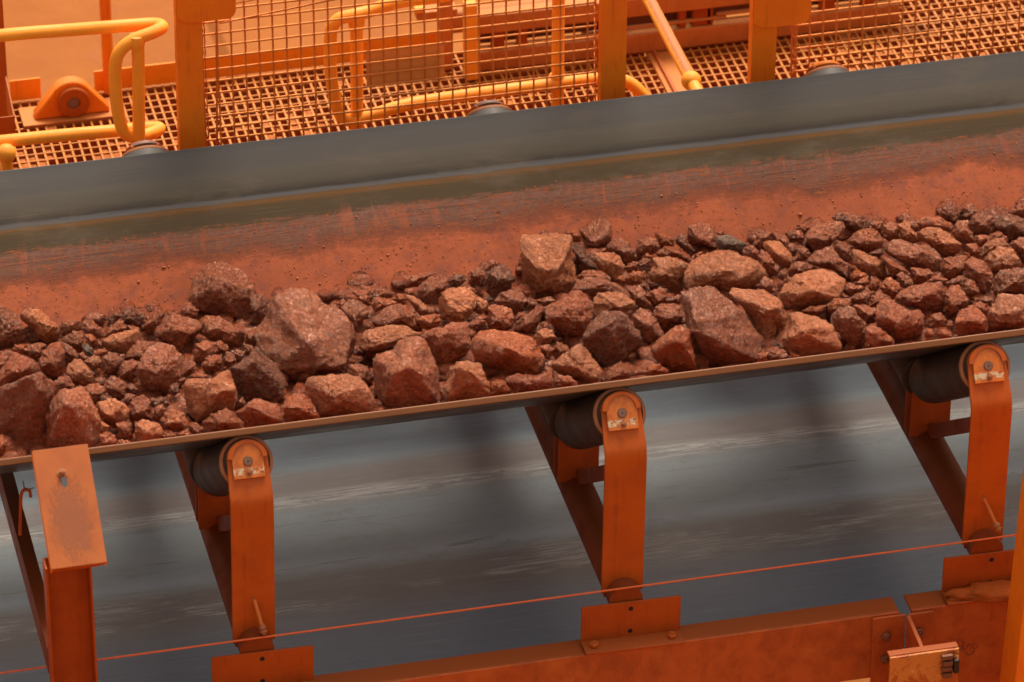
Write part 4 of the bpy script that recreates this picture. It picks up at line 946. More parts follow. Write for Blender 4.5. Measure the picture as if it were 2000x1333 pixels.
# ------------------------------------------------------------------ idler frames
TUBE_Z = -.766
def make_idler(x0, label, rope_guide, foot_dust=False, far_cap='endface'):
    root = empty('idler_frame', (x0, 0, -.917), label, 'idler', 'troughing idler frames under the belt', lean=.020)
    X = x0
    def at(dx, y, z): return (X+dx, y, z)
    # cross tube
    MB().tube([at(0, -1.0985, TUBE_Z), at(0, 0, TUBE_Z), at(0, 1.0985, TUBE_Z)], .058, 36).build('cross_tube', M['shaded_orange'], root, smooth=True)
    inward = {-1: np.array([0, .819, -.574]), 1: np.array([0, -.819, -.574])}
    for side in (-1, 1):
        Fc_ = np.array(at(0, side*.945, -.118)) if side < 0 else np.array(at(0, .924+.819*.05+.574*.127, .574*.05-.819*.127))
        ax = inward[side]; L = .655 if side < 0 else .68
        rl = MB().lathe(Fc_, ax, [(.004, .083), (.006, .0885), (.02, .089), (.15, .089), (.3, .089), (.45, .089), (L-.01, .089), (L, .084)], 64).build('wing_roller', M['roller'] if side < 0 else M['roller_grey'], root, off=Fc_, smooth=True)
        MB().lathe(Fc_, ax, [(.012, .0), (.012, .070), (.0095, .074), (.004, .076), (-.001, .079), (-.001, .086), (.003, .0892), (.010, .0895), (.0105, .0885)], 64).build('end_ring', M['endring'], rl, off=Fc_, smooth=True)
        MB().lathe(Fc_, ax, [(.0085, .0), (.0085, .0705), (.0112, .0705)], 48).build('end_plate', M['endface'], rl, off=Fc_, smooth=True)
        # inner bracket and brace
        ib = MB(); yb = side*.335
        ib.box(X-.070, X+.070, yb-.006, yb+.006, TUBE_Z+.03, -.56)
        ib.box(X-.046, X+.046, yb-.006, yb+.006, -.56, -.47)
        ib.build('inner_bracket', M['orange_deep'], root, bevel=.002)
        ib = MB(); yb2 = side*.405
        ib.prism([(-.072, 0), (.072, 0), (.072, .17), (.05, .23), (-.05, .23), (-.072, .17)], (X, yb2, TUBE_Z+.04), (1, 0, 0), (0, 0, 1), (0, 1, 0), -.006, .006)
        ib.build('wing_bracket', M['orange_deep'], root, bevel=.002)
        MB().prism([(-.012, -.026), (.012, -.026), (.012, .026), (-.012, .026)], (X, side*.43, -.70), (1, 0, 0), (0, side*.57, -.82), (0, side*.82, .57), 0, .66).build('brace', M['shaded_orange'], root, bevel=.002)
        # foot
        f0 = side*1.10
        fb = MB(); XF = X+.017; fb.box(XF-.172, XF+.172, min(f0, f0+side*.008), max(f0, f0+side*.008), -.913, -.768)
        fb.box(XF-.172, XF+.172, min(f0+side*.008, f0+side*.082), max(f0+side*.008, f0+side*.082), -.914, -.905)
        ft = fb.build('foot_angle', M['orange_deep'], root, bevel=.0018)
        for dx in (-.135, .135):
            bp = (XF+dx, f0+side*.045, -.905); hexbolt(MB(), bp, (0, 0, 1), .016, .012, False).build('bolt', M['orange'], ft, off=bp, smooth=True, angle=30)
        if side < 0:
            for zz, rr_ in ((-.795, .0085), (-.885, .0085)):
                hp = (XF-.002, f0-.0082, zz); MB().lathe(hp, (0, -1, 0), [(0, rr_), (.0006, rr_)], 20).build('bolt_hole', M['dark'], ft, off=hp)
            for zz in ((-.335, -.43, -.58) if not rope_guide else (-.335, -.43)):
                hp = (X+.002+(zz+.335)*.03, -1.0345, zz); MB().lathe(hp, (.0, -1, 0), [(0, .0052), (.0006, .0052)], 16).build('bolt_hole', M['dark'], root, off=hp)
        # bent strap that carries the outer end: tilted head, vertical shank
        out = -ax; up = np.array([0, out[1]*-1*.0, 0.0])
        upv = np.array([0, -side*.574*-1*-1, .819]) if False else np.array([0, (.574 if side < 0 else -.574), .819])
        hw = [(.052, .047), (.0665, .020), (.069, -.04), (.0715, -.100)]
        base = Fc_+out*.014; T = .012
        path = [(h, base+upv*t) for h, t in hw]
        bend = base+upv*-.134; sy = bend[1]+side*.0
        for a in np.linspace(0, 1, 7):
            p0 = base+upv*-.112; p1 = bend; p2 = np.array([X, sy, bend[2]-.024])
            path.append((.0715, (1-a)**2*p0+2*a*(1-a)*p1+a*a*p2))
        path += [(.0715, np.array([X, sy, z])) for z in (-.40, -.60, TUBE_Z+.0)]
        mb = MB(); vs = []; n = len(path)
        for i, (h, p) in enumerate(path):
            q = path[min(i+1, n-1)][1]-path[max(i-1, 0)][1]; q = q/np.linalg.norm(q); nn = np.array([0, -q[2], q[1]])*(1 if side < 0 else -1)
            if nn[1]*side < 0: nn = -nn
            for s_, k_ in ((-1, 0), (1, 0), (1, 1), (-1, 1)): vs.append(p+np.array([s_*h, 0, 0])+nn*T*k_)
        fs = [(0, 1, 2, 3), tuple((n-1)*4+j for j in (3, 2, 1, 0))]
        for i in range(n-1):
            for j in range(4): fs.append((i*4+j, i*4+(j+1) % 4, (i+1)*4+(j+1) % 4, (i+1)*4+j))
        mb.add(vs, fs); st = mb.build('strap_bracket', M['orange'] if side < 0 else M['orange_deep'], root, bevel=.0022, smooth=True, angle=50)
        e1 = np.array([1.0, 0, 0])
        c0 = base+out*(T+.001)
        # rounded hood over the strap head
        arc = [(.066*math.cos(a), .012+.062*math.sin(a)) for a in np.linspace(0, math.pi, 25)]
        hood = [(.066, .004)]+arc+[(-.066, .004)]+[(-.050*math.cos(a), .004+.050*math.sin(a)) for a in np.linspace(0, math.pi, 25)]
        hb = MB(); m = len(arc)
        o1 = [(.066*math.cos(a), .012+.060*math.sin(a)) for a in np.linspace(.0, math.pi, 25)]
        i1 = [(.049*math.cos(a), .010+.049*math.sin(a)) for a in np.linspace(.0, math.pi, 25)]
        rows = []
        for lst, t in ((o1, -.018), (o1, .010), ([(a*.985, b*.985) for a, b in o1], .013), (i1, .014)):
            rows.append([c0+e1*a+upv*b+out*t for a, b in lst])
        if side > 0: MB().lathe(c0, out, [(-.006, .064), (.002, .064), (.010, .055), (.012, .0)], 32).build('hood', M[far_cap], root, off=c0, smooth=True, angle=50)
        else: hb.sheet(rows).build('hood', M['orange'] if side < 0 else M[far_cap], root, off=c0, smooth=True, angle=50)
        kp = [(-.052, -.056), (.052, -.056), (.052, .010)]+[(.049*math.cos(a), .010+.050*math.sin(a)) for a in np.linspace(0, math.pi, 21)]+[(-.052, .010)]
        kmat = M['keeper'] if side < 0 else M[far_cap]
        kb = MB()
        vs = []
        kb.prism([(a, b) for a, b in kp], (0, 0, 0), (1, 0, 0), (0, 0, 1), (0, -1, 0), 0, .009)
        if side > 0: continue
        ke = kb.build('keeper_plate', kmat, root, off=(0, 0, 0), bevel=.0015, smooth=True, angle=50)
        ke.location = tuple(c0-np.array(root['_b'])); ke.rotation_euler.x = (-math.atan2(.574, .819) if side < 0 else math.atan2(.574, .819)); ke['_b'] = tuple(float(z) for z in c0)
        if side > 0: ke.rotation_euler = (math.atan2(.574, .819), 0, math.pi)
        pc = c0+out*.009
        MB().lathe(pc, out, [(.0, .0160), (.0012, .0160), (.0012, .0148), (.0004, .0148)], 32).build('pin_rim', M['dark'], root, off=pc, smooth=True)
        pn = MB().lathe(pc, out, [(.0, .0145), (.003, .0145), (.0035, .0138), (.0035, .0)], 32).build('axle_pin', M['pin'], root, off=pc, smooth=True)
        MB().lathe(pc, out, [(.0036, .0022), (.0042, .0022)], 12).build('centre_mark', M['dark'], pn, off=pc)
        bc = pc-upv*.037
        hexbolt(MB(), bc, out, .0075, .009).build('bolt', M['bolt'], root, off=bc, smooth=True, angle=30)
    MB().lathe((X, -.345, -.524), (0, 1, 0), [(0, .0), (0, .084), (.005, .089), (.685, .089), (.69, .084), (.69, 0)], 64).build('centre_roller', M['roller'], root, smooth=True)
    # weld bead round the tube at the strap
    pts = [(X+.0605*math.cos(a), -1.034+.002*math.sin(9*a), TUBE_Z+.0605*math.sin(a)) for a in np.linspace(-.3, math.pi+.3, 40)]
    MB().tube(pts, .0042, 8).build('weld_bead', M['orange_deep'], root, smooth=True)
    if rope_guide:
        a = U(*rope_guide[0], 1, -1.036); b = U(*rope_guide[1], 1, -1.098)
        g = MB(); g.tube([a, a+(b-a)*.5+np.array([0, -.004, 0]), b], .0062, 14).build('guide_rod', M['dusty'], root, smooth=True)
        hexbolt(MB(), a+np.array([0, .003, 0]), (0, -1, 0), .011, .007, False).build('bolt', M['bolt'], root, off=a, smooth=True, angle=30)
        e = b; d = (b-a)/np.linalg.norm(b-a)
        MB().lathe(e-d*.028, d, [(0, .0075), (.006, .0125), (.014, .0125), (.014, .009), (.020, .009), (.020, .013), (.027, .013), (.030, .008), (.036, .006)], 20).build('guide_nut', M['bolt'], root, off=e, smooth=True, angle=40)
        # small sleeve through which the cord runs
        wz = WIRE(b[0]-.0); sc = np.array([b[0]-.004, WY, wz+.002])
        MB().lathe(sc-np.array([.036, 0, 0]), (1, 0, -.0), [(0, .012), (0, .0165), (.072, .0165), (.072, .012)], 24).build('cord_sleeve', M['orange'], root, off=sc, smooth=True, angle=40)
    if foot_dust:
        D, Fc2 = ico(4); V = D.copy(); V[:, 2] = np.maximum(V[:, 2], -.15)
        V = V*np.array([.175, .045, .036]); V = V*(1+.5*vnoise(V*22, 3)[:, None]+.3*vnoise(V*70, 4)[:, None])+np.array([X+.012, -1.148, -.905]); V[:, 1] = np.minimum(V[:, 1], -1.109)
        me = mesh_np('dust_mound', V-np.array(root['_b']), Fc2, M['mound']); o = bpy.data.objects.new('dust_mound', me); col.objects.link(o); o.parent = root
        o['label'] = 'mound of caked red-brown dust on the idler foot'
    return root
WY = -1.104
_wa, _wb = U(0, 1315, 1, WY), U(2000, 1043, 1, WY)
def WIRE(x): return float(_wa[2]+(_wb[2]-_wa[2])*(x-_wa[0])/(_wb[0]-_wa[0]))
M['mound'] = simple('caked_dust', (.38, .082, .014), .85, .35, 14, .15, .8)
make_idler(-1.281, 'orange idler frame under the left part of the belt, small rod on its strap', ((491, 1166), (513, 1236)))
make_idler(-.022, 'middle orange idler frame with white-peeled keeper plate and three holes in its strap', None)
make_idler(1.243, 'orange idler frame at the right with dust-caked roller end and mound on its foot', ((1915, 968), (1948, 1035)), True, 'amber')

# pull cord along the idlers
pts = [(x, WY, WIRE(x)) for x in np.linspace(XL, XR, 40)]
tag(MB().tube(pts, .0034, 10).build('pull_cord', M['cord'], smooth=True), 'thin orange-red pull cord stretched along the front of the idler frames', 'cord')

# ------------------------------------------------------------------ stringer beams
BZ = -.917; BY0, BY1 = -1.171, -1.072
gapL = U(1742, 1166, 2, BZ)[0]; gapR = U(1765, 1163, 2, BZ)[0]
def beam(xa, xb, label, deep=.256):
    root = empty('stringer_beam', (xa, (BY0+BY1)/2, BZ-.25), label, 'beam', 'steel beams carrying the idler frames')
    MB().box(xa, xb, BY0+.0101, BY1, BZ-.012, BZ).build('flange', M['orange_deep'], root, bevel=.003)
    MB().box(xa, xb, BY0, BY0+.010, BZ-deep, BZ+.0012).build('web', M['web'], root, bevel=.002)
    MB().box(xa, xb, BY0+.0101, BY1, BZ-deep, BZ-deep+.012).build('flange', M['orange_deep'], root, bevel=.003)
    return root
beam(XL, gapL, 'long orange steel beam along the bottom, left of the bolted joint')
beam(gapR, XR, 'orange steel beam at the lower right with chalk scribble, right of the joint', .42)
def farbeam():
    o = MB().box(XL, XR, 1.072, 1.171, BZ-.243, BZ).build('stringer_beam', M['orange_deep'], bevel=.003)
    tag(o, 'far orange steel beam hidden behind the return belt', 'beam', 'steel beams carrying the idler frames')
farbeam()
# splice plate with a bolted knee bracket
sp = empty('splice_bracket', (gapL+.02, BY0-.02, -1.25), 'rusty bolted knee bracket at the joint between the two bottom beams', 'bracket')
f = BY0-.002
xs0, xs1 = U(1702, 1250, 1, f)[0], U(1765, 1250, 1, f)[0]; xs2, xs3 = U(1771, 1250, 1, f)[0], U(1822, 1230, 1, f)[0]
MB().box(xs0, xs1, f-.010, f, -1.30, BZ-.004).build('splice_plate', M['web'], sp, bevel=.002)
MB().box(xs2, xs3, f-.010, f, -1.15, BZ-.006).build('splice_plate', M['web'], sp, bevel=.002)
gx = xs1+.004
MB().prism([(0, 0), (-.26, -.028), (-.26, -.5), (0, -.5)], (gx, f-.0105, BZ-.006), (0, 1, 0), (0, 0, 1), (1, 0, 0), -.002, .012).build('gusset', M['web'], sp, bevel=.002)
yp = f-.272; a = U(1737, 1283, 1, yp); b = U(1872, 1268, 1, yp)
MB().box(a[0], b[0], yp-.010, yp, a[2]-.4, a[2]).build('face_plate', M['peel'], sp, bevel=.002, off=(a[0], yp, a[2]), label='orange face plate with peeling pale paint')
MB().box(a[0], b[0], yp+.0005, yp+.03, a[2]-.008, a[2]+.003).build('top_lip', M['orange_deep'], sp, bevel=.002)
for (px, py) in ((1729, 1242), (1727, 1286)):
    p = U(px, py, 1, f-.0102); hexbolt(MB(), p, (0, -1, 0), .017, .014, False).build('bolt', M['bolt_dark'], sp, off=p, smooth=True, angle=30)
p = U(1794, 1233, 1, f-.0102); hexbolt(MB(), p, (0, -1, 0), .017, .014, False).build('bolt', M['bolt_dark'], sp, off=p, smooth=True, angle=30)
cx0 = U(1850, 1290, 1, yp-.011); mbk = MB()
for i in range(4):
    zz = a[2]-.012-i*.024; mbk.box(cx0[0]-.022+.003*(i % 2), cx0[0]+.016, yp-.026-.004*(i % 2), yp-.0105, zz-.018, zz)
mbk.build('terminal_block', M['bolt_dark'], sp, bevel=.003)
MB().box(cx0[0]+.018, cx0[0]+.038, yp-.034, yp-.0105, a[2]-.085, a[2]-.03).build('rubber_plug', M['black'], sp, bevel=.005)
hexbolt(MB(), (cx0[0]+.028, yp-.03, a[2]-.018), (0, -1, 0), .006, .005).build('bolt', M['bolt'], sp, off=(cx0[0]+.028, yp-.03, a[2]-.018), smooth=True)
# chalk scribble on the right beam web: loose strokes reading 1815
def stroke(px, mat):
    P = [U(x, y, 1, BY0-.0008) for x, y in px]
    return MB().tube(smooth_path(P, 5), .0014, 5)
sb = bpy.data.objects['stringer_beam.001']
S = MB()
for pl in ([(1864, 1262), (1873, 1249)], [(1872, 1250), (1882, 1253), (1880, 1262), (1873, 1262), (1872, 1269), (1880, 1268), (1882, 1261)],
           [(1882, 1273), (1893, 1258)], [(1909, 1262), (1903, 1258), (1897, 1262), (1903, 1268), (1899, 1277), (1890, 1279), (1886, 1274)], [(1903, 1268), (1910, 1264)],
           [(1960, 1215), (1976, 1212)], [(1963, 1224), (1978, 1221)], [(1963, 1230), (1977, 1228)]):
    q = stroke(pl, None); S.add(q.v, q.f)
S.build('chalk_writing', M['bolt_dark'], sb, label='hand scrawled figures 1815 on the beam web')

# ------------------------------------------------------------------ left guard post
gp = empty('guard_post', (-1.92, -1.26, -2.6), 'sandy orange post with a sloping brown-scabbed cover plate at the lower left', 'post')
tl, tr = U(62, 881, 1, -.975), U(171, 868, 1, -.975); bl = U(94, 1114, 1, -1.30)
slope = np.array([0, bl[1]-tl[1], bl[2]-tl[2]]); Ls = np.linalg.norm(slope); sd = slope/Ls; nrm = np.array([0, sd[2], -sd[1]]); nrm = nrm if nrm[2] > 0 else -nrm
wd = tr[0]-tl[0]; mid = (tl+tr)/2+sd*Ls/2
def loc_build(mb, name, mat, **kw):
    o = mb.build(name, mat, gp, off=(0, 0, 0), **kw); return o
Rm = Matrix(((1, 0, 0), (0, -sd[1], nrm[1]), (0, -sd[2], nrm[2])))
slot_hole = [(.0055*math.cos(t), .0055*math.sin(t)) for t in np.linspace(0, 2*math.pi, 13)[:-1]]
def plate_with_slot():
    """plate in local (x, y up the slope), slot cut through"""
    hx, hy = wd/2, Ls/2; sx, sy, r, h = -.004, hy-.115, .0085, .013
    bm = bmesh.new()
    o_ = [(-hx, -hy), (hx, -hy), (hx, hy), (-hx, hy)]
    inner = [(sx+r*math.cos(t), sy+(h if math.sin(t) > 0 else -h)+r*math.sin(t)) for t in np.linspace(-math.pi*.75, math.pi*1.25, 25)[:-1]]
    n = len(inner); ov = [bm.verts.new((x, y, 0)) for x, y in o_]; iv = [bm.verts.new((x, y, 0)) for x, y in inner]
    k = n//4
    for c in range(4):
        i0 = c*k; idx = [(i0+j) % n for j in range(k+1)]
        bm.faces.new([ov[c], ov[(c+1) % 4]]+[iv[j] for j in idx[::-1]])
    bmesh.ops.recalc_face_normals(bm, faces=bm.faces)
    me = bpy.data.meshes.new('cover_plate'); bm.to_mesh(me); bm.free(); return me
me = plate_with_slot(); me.materials.append(M['cover'])
cp = bpy.data.objects.new('cover_plate', me); col.objects.link(cp); cp.parent = gp; cp['_b'] = tuple(float(q) for q in mid)
cp.matrix_local = Matrix.Translation(Vector(tuple(mid-np.array(gp['_b']))))@Rm.to_4x4()
so_ = cp.modifiers.new('thickness', 'SOLIDIFY'); so_.thickness = .006; so_.offset = 0
bv = cp.modifiers.new('bevel', 'BEVEL'); bv.width = .0016; bv.segments = 2; bv.limit_method = 'ANGLE'
cp['label'] = 'sloping cover plate with a slot and a scab of brown dust'
e1 = np.array([1.0, 0, 0])
for s_, dd in ((-1, .030), (1, .030)):
    MB().prism([(-Ls/2, -.003-dd), (Ls/2, -.003-dd), (Ls/2, -.004), (-Ls/2, -.004)], mid, sd, nrm, e1, s_*wd/2-(.006 if s_ > 0 else 0), s_*wd/2+(0 if s_ > 0 else .006)).build('side_flange', M['amber'], gp, bevel=.0015)
MB().prism([(-wd/2+.007, -.034), (wd/2-.030, -.034), (wd/2-.007, -.020), (wd/2-.007, -.004), (-wd/2+.007, -.004)], mid, e1, nrm, sd, Ls/2-.008, Ls/2-.002).build('bottom_flange', M['orange'], gp, bevel=.0015)
bp = mid-sd*(Ls/2-.089)+nrm*.004+e1*-.006
hexbolt(MB(), bp, nrm, .0115, .011).build('bolt', M['bolt'], gp, off=bp, smooth=True, angle=30)
pa = U(97, 1250, 1, -1.285); pb = U(187, 1250, 1, -1.285)
topz = bl[2]-.005
MB().box(pa[0]+.0071, pb[0]-.0071, -1.225, -1.218, -2.6, topz).build('web', M['orange_deep'], gp, bevel=.001)
MB().box(pa[0], pa[0]+.007, -1.285, -1.216, -2.6, topz).build('flange', M['orange_deep'], gp, bevel=.0015)
MB().box(pb[0]-.007, pb[0], -1.285, -1.216, -2.6, topz).build('flange', M['orange_deep'], gp, bevel=.0015)
# cross bar behind it with a wire hook
q = U(119, 1262, 1, -1.212); bx = q[0]; bz = q[2]
cb = empty('cross_bar', (bx-.03, 0, bz-.1), 'dark orange steel bar running back under the belt from the left post', 'bar')
MB().prism([(0, 0), (-.046, 0), (-.046, -.105), (-.040, -.105), (-.040, -.007), (0, -.007)], (bx, -1.212, bz), (1, 0, 0), (0, 0, 1), (0, 1, 0), 0, 2.5).build('angle_bar', M['shaded_orange'], cb, bevel=.0015)
hk = empty('wire_hook', U(41, 1040, 1, -.80), 'thin rusty rod hook standing on the dark bar left of the cover plate', 'hook')
hp = [U(x, y, 1, -.80) for x, y in ((39, 1045), (40, 1000), (41, 972), (44, 960), (51, 956), (58, 960), (60, 971))]
MB().tube(smooth_path(hp, 5), .0055, 12).build('rod', M['orange_deep'], hk, smooth=True)
MB().tube([U(x, y, 1, -.80) for x, y in ((45, 940), (48, 957))], .0018, 8).build('tie_wire', M['black'], hk)
MB().tube([U(x, y, 1, -.80) for x, y in ((49, 960), (66, 953))], .0018, 8).build('tie_wire', M['black'], hk)
# near post at the right edge
p = U(2000, 1180, 1, -1.45)
fp = MB().box(p[0]+.0, p[0]+.12, -1.45, -1.30, -3.0, .1).build('frame_post', M['amber'], off=(p[0], -1.4, p[2]), bevel=.004); fp.rotation_euler.y = .052
x_, y_, z_ = p; tag(fp, 'bright amber steel post cut by the right edge at the lower corner', 'post'); 

# ------------------------------------------------------------------ far walkway
GZ = -.5
wk = empty('walkway', (0, 1.7, GZ-.3), None, None); wk['kind'] = 'structure'; wk['label'] = 'dusty orange grating walkway on the far side of the belt'
planx0, planx1 = U(1277, 130, 2, GZ)[0], U(1345, 160, 2, GZ)[0]
yb0, yb1 = .93, 2.30
PX, PY = .0345, .0500
def grating(xa, xb):
    nx = int((xb-xa)/PX); ny = int((yb1-yb0)/PY)
    pm = bpy.data.meshes.new('cross_bar_piece')
    base = MB().box(-.0040, .0040, yb0, yb1, -.034, -.0015); b0 = base.build('bearing_bar', M['grating'], wk, off=(xa, 0, GZ))
    b0.location = (xa-wk['_b'][0], -wk['_b'][1], GZ-wk['_b'][2])
    me = b0.data
    # mesh was shifted by off; rebuild relative
    for v, c in zip(me.vertices, base.v): v.co = c
    for i in range(1, nx+1):
        c = b0.copy(); col.objects.link(c); c.parent = wk; c.location.x = b0.location.x+i*PX
    base = MB().box(0, xb-xa, -.0034, .0034, -.030, 0); r0 = base.build('grating_rod', M['grating'], wk, off=(xa, yb0, GZ))
    for v, c in zip(r0.data.vertices, base.v): v.co = c
    r0.location = (xa-wk['_b'][0], yb0-wk['_b'][1], GZ-wk['_b'][2])
    for j in range(1, ny+1):
        c = r0.copy(); col.objects.link(c); c.parent = wk; c.location.y = r0.location.y+j*PY
grating(-2.45, planx0-.004); grating(planx1+.004, 3.0)
MB().box(planx0, planx1, yb0, yb1, GZ-.02, GZ+.001).build('infill_plate', M['dusty'], wk, bevel=.003)
MB().box(planx0+.020, planx0+.034, yb0, yb1-.1, GZ+.0012, GZ+.014).build('plate_lip', M['orange'], wk, bevel=.003)
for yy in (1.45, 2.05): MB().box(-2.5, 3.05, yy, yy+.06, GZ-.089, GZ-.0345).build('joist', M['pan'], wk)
# ore dust caked into some of the grating holes
def clog():
    rg = np.random.default_rng(11); mb = MB(); seeds = [(rg.uniform(-2.3, 2.8), rg.uniform(1.2, 2.2), rg.uniform(.05, .28)) for _ in range(16)]
    for xa in (-2.45, planx1+.004):
        xe_ = planx0 if xa < 0 else 3.0
        for i in range(int((xe_-xa)/PX)):
            for j in range(1, int((yb1-yb0)/PY)):
                x = xa+(i+.5)*PX; y = yb0+(j+.5)*PY; near = min(math.hypot(x-a_, (y-b_)*.8)/r_ for a_, b_, r_ in seeds)
                if rg.random() < (.62 if near < .7 else .25 if near < 1.2 else .035):
                    z = GZ-rg.uniform(.004, .016); h = PX/2-.0042; g = PY/2-.0036; d = [rg.uniform(-.004, .002) for _ in range(4)]
                    mb.add([(x-h, y-g, z+d[0]), (x+h, y-g, z+d[1]), (x+h, y+g, z+d[2]), (x-h, y+g, z+d[3]), (x, y, z+.003), (x-h, y-g, z-.02), (x+h, y-g, z-.02), (x+h, y+g, z-.02), (x-h, y+g, z-.02)],
                           [(0, 1, 4), (1, 2, 4), (2, 3, 4), (3, 0, 4), (8, 7, 6, 5), (0, 5, 6, 1), (2, 7, 8, 3), (1, 6, 7, 2), (3, 8, 5, 0)])
    o = mb.build('caked_dust', M['clog'], smooth=False); tag(o, 'red dust caked in patches into the holes of the walkway grating', None, kind='stuff')
M['clog'] = simple('clogged_dust', (.42, .13, .04), .85, .5, 30, .1, .5)
clog()
# toe boards
def toe(px0, px1, pyt, label, y=2.29, h=.088):
    a = U(px0, pyt, 1, y)[0]; b = U(px1, pyt-(px1-px0)*.115, 1, y)[0]
    o = MB().box(a, b, y, y+.008, GZ+.004, GZ+.004+h).build('toe_board', M['toe'], off=(a, y, GZ), bevel=.002)
    tag(o, label, 'toe board', 'toe boards along the far edge of the walkway')
toe(18, 78, 150, 'short orange toe board at the far left, beside the bearing block')
toe(183, 870, 138, 'long orange toe board behind the mesh guard and the left handrail')
# mesh guard posts
def gpost(px0, px1, py, label, gusset):
    a = U(px0, py, 1, 1.15)[0]; b = U(px1, py, 1, 1.15)[0]
    r = empty('guard_frame_post', ((a+b)/2, 1.17, GZ), label, 'post', 'posts behind the far edge of the belt', lean=.012)
    MB().box(a, b, 1.15, 1.156, GZ-.2, 1.2).build('face', M['amber'], r, bevel=.0015)
    MB().box(a, a+.006, 1.1561, 1.20, GZ-.2, 1.2).build('flange', M['amber'], r, bevel=.0015)
    MB().box(b-.006, b, 1.1561, 1.20, GZ-.2, 1.2).build('flange', M['amber'], r, bevel=.0015)
    if gusset:
        q0 = U(*gusset, 1, 1.145); x0 = a+.004; x1 = q0[0]; z0 = q0[2]; R_ = .035
        poly = [(x0, z0+.5), (x0, z0+.02), (x0+.03, z0), (x1-R_, z0)]+[(x1-R_+R_*math.sin(t), z0+R_-R_*math.cos(t)) for t in np.linspace(.2, math.pi/2, 7)]+[(x1, z0+.5)]
        MB().prism(poly, (0, 0, 0), (1, 0, 0), (0, 0, 1), (0, 1, 0), 1.138, 1.1485).build('gusset_plate', M['amber'], r, bevel=.002)
    return r
gpost(345, 395, 200, 'orange post left of the big wire mesh guard, gusset plate at its top', (455, 34))
gpost(1171, 1220, 100, 'plain orange post right of the big wire mesh guard', None)
gpost(1465, 1513, 100, 'bright orange post with gusset plate left of the right-hand mesh', (1577, 44))
# mesh guards
def mesh_guard(x0, x1, first, label, retx=None, z1=.72, yy=1.205, dense_left=None):
    r = empty('mesh_guard', (x0, yy, -.3), label, 'mesh guard', 'wire mesh guards beside the belt')
    P = .0505; n = int((x1-first)/P)
    def vert(x):
        return MB().tube([(x, yy, -.30), (x, yy, z1)], .0038, 6).build('wire', M['wire'], r, off=(x, yy, -.3), smooth=True)
    v0 = vert(first); b = v0.location.copy()
    for i in range(1, n+1):
        c = v0.copy(); col.objects.link(c); c.parent = r; c.location.x = b.x+i*P+rng.uniform(-.0006, .0006)
    zs = np.arange(-.28, z1, .0482)
    h0 = MB().tube([(x0, yy-.0048, zs[0]), ((x0+x1)/2, yy-.0048, zs[0]+.001), (x1, yy-.0048, zs[0])], .0038, 6).build('wire', M['wire'], r, off=(x0, yy, zs[0]), smooth=True)
    bz0 = h0.location.z
    for i in range(1, len(zs)):
        c = h0.copy(); col.objects.link(c); c.parent = r; c.location.z = bz0+zs[i]-zs[0]+rng.uniform(-.0006, .0006)
    if retx is not None:
        q0 = MB().tube([(retx, yy-.0048, zs[0]), (retx+.010, yy+.055, zs[0]-.002)], .0038, 6).build('return_wire', M['wire'], r, off=(retx, yy, zs[0]), smooth=True); b0 = q0.location.z
        for i in range(1, len(zs)):
            c = q0.copy(); col.objects.link(c); c.parent = r; c.location.z = b0+zs[i]-zs[0]
        MB().tube([(retx+.010, yy+.055, -.3), (retx+.010, yy+.055, z1)], .0026, 6).build('edge_wire', M['wire'], r, smooth=True)
        MB().tube([(retx, yy, -.3), (retx, yy, z1)], .0030, 6).build('edge_wire', M['wire'], r, smooth=True)
    if dense_left is not None:
        for dx, rr in ((0, .0045), (.010, .0026)):
            pts = [(dense_left+dx+.0012*math.sin(k*1.9), yy-.002, z) for k, z in enumerate(np.linspace(-.3, z1-.25, 60))]
            MB().tube(pts, [rr*(1+.25*math.sin(k*2.7)) for k in range(60)], 8).build('edge_wire', M['wire'], r, smooth=True)
    return r
xg0 = U(397, 150, 1, 1.205)[0]; xg1 = U(1163, 100, 1, 1.205)[0]; xf = U(427, 150, 1, 1.205)[0]
g1 = mesh_guard(xg0, xg1, xf, 'big rusty wire mesh guard between the left and middle posts', retx=xg1, dense_left=xg0)
MB().tube([U(x, y, 1, 1.197) for x, y in ((428, 46), (640, 2), (800, -30))], .0036, 8).build('edge_wire', M['wire'], g1, smooth=True)
MB().tube([U(x, y, 1, 1.197) for x, y in ((423, 36), (424, 300))], .0042, 8).build('edge_wire', M['wire'], g1, smooth=True)
MB().tube([U(x, y, 1, 1.190) for x, y in ((380, 22), (640, -28))], .0030, 8).build('edge_wire', M['wire'], g1, smooth=True)
xh0 = U(1550, 60, 1, 1.205)[0]
mesh_guard(xh0, 3.0, xh0+.012, 'rusty wire mesh guard at the upper right, beyond the bright post', retx=None, dense_left=xh0-.006)
# plate wired to the mesh
c0, c1, c2 = U(714, 100, 1, 1.222), U(867, 82, 1, 1.222), U(716, 171, 1, 1.222)
pl = empty('wired_plate', (c0[0], 1.222, c2[2]), 'dull brown rectangular plate wired to the back of the mesh guard', 'plate')
MB().box(c0[0], c1[0], 1.219, 1.222, c2[2], c0[2]).build('plate', M['panel'], pl, bevel=.001)
for (x, z) in ((c0[0]+.004, c0[2]), (c1[0]-.006, c0[2])):
    MB().tube([(x+.012*math.cos(t), 1.196, z+.007+.008*math.sin(t)) for t in np.linspace(0, 5.5, 14)], .0016, 6).build('wire_tie', M['wire'], pl, smooth=True)
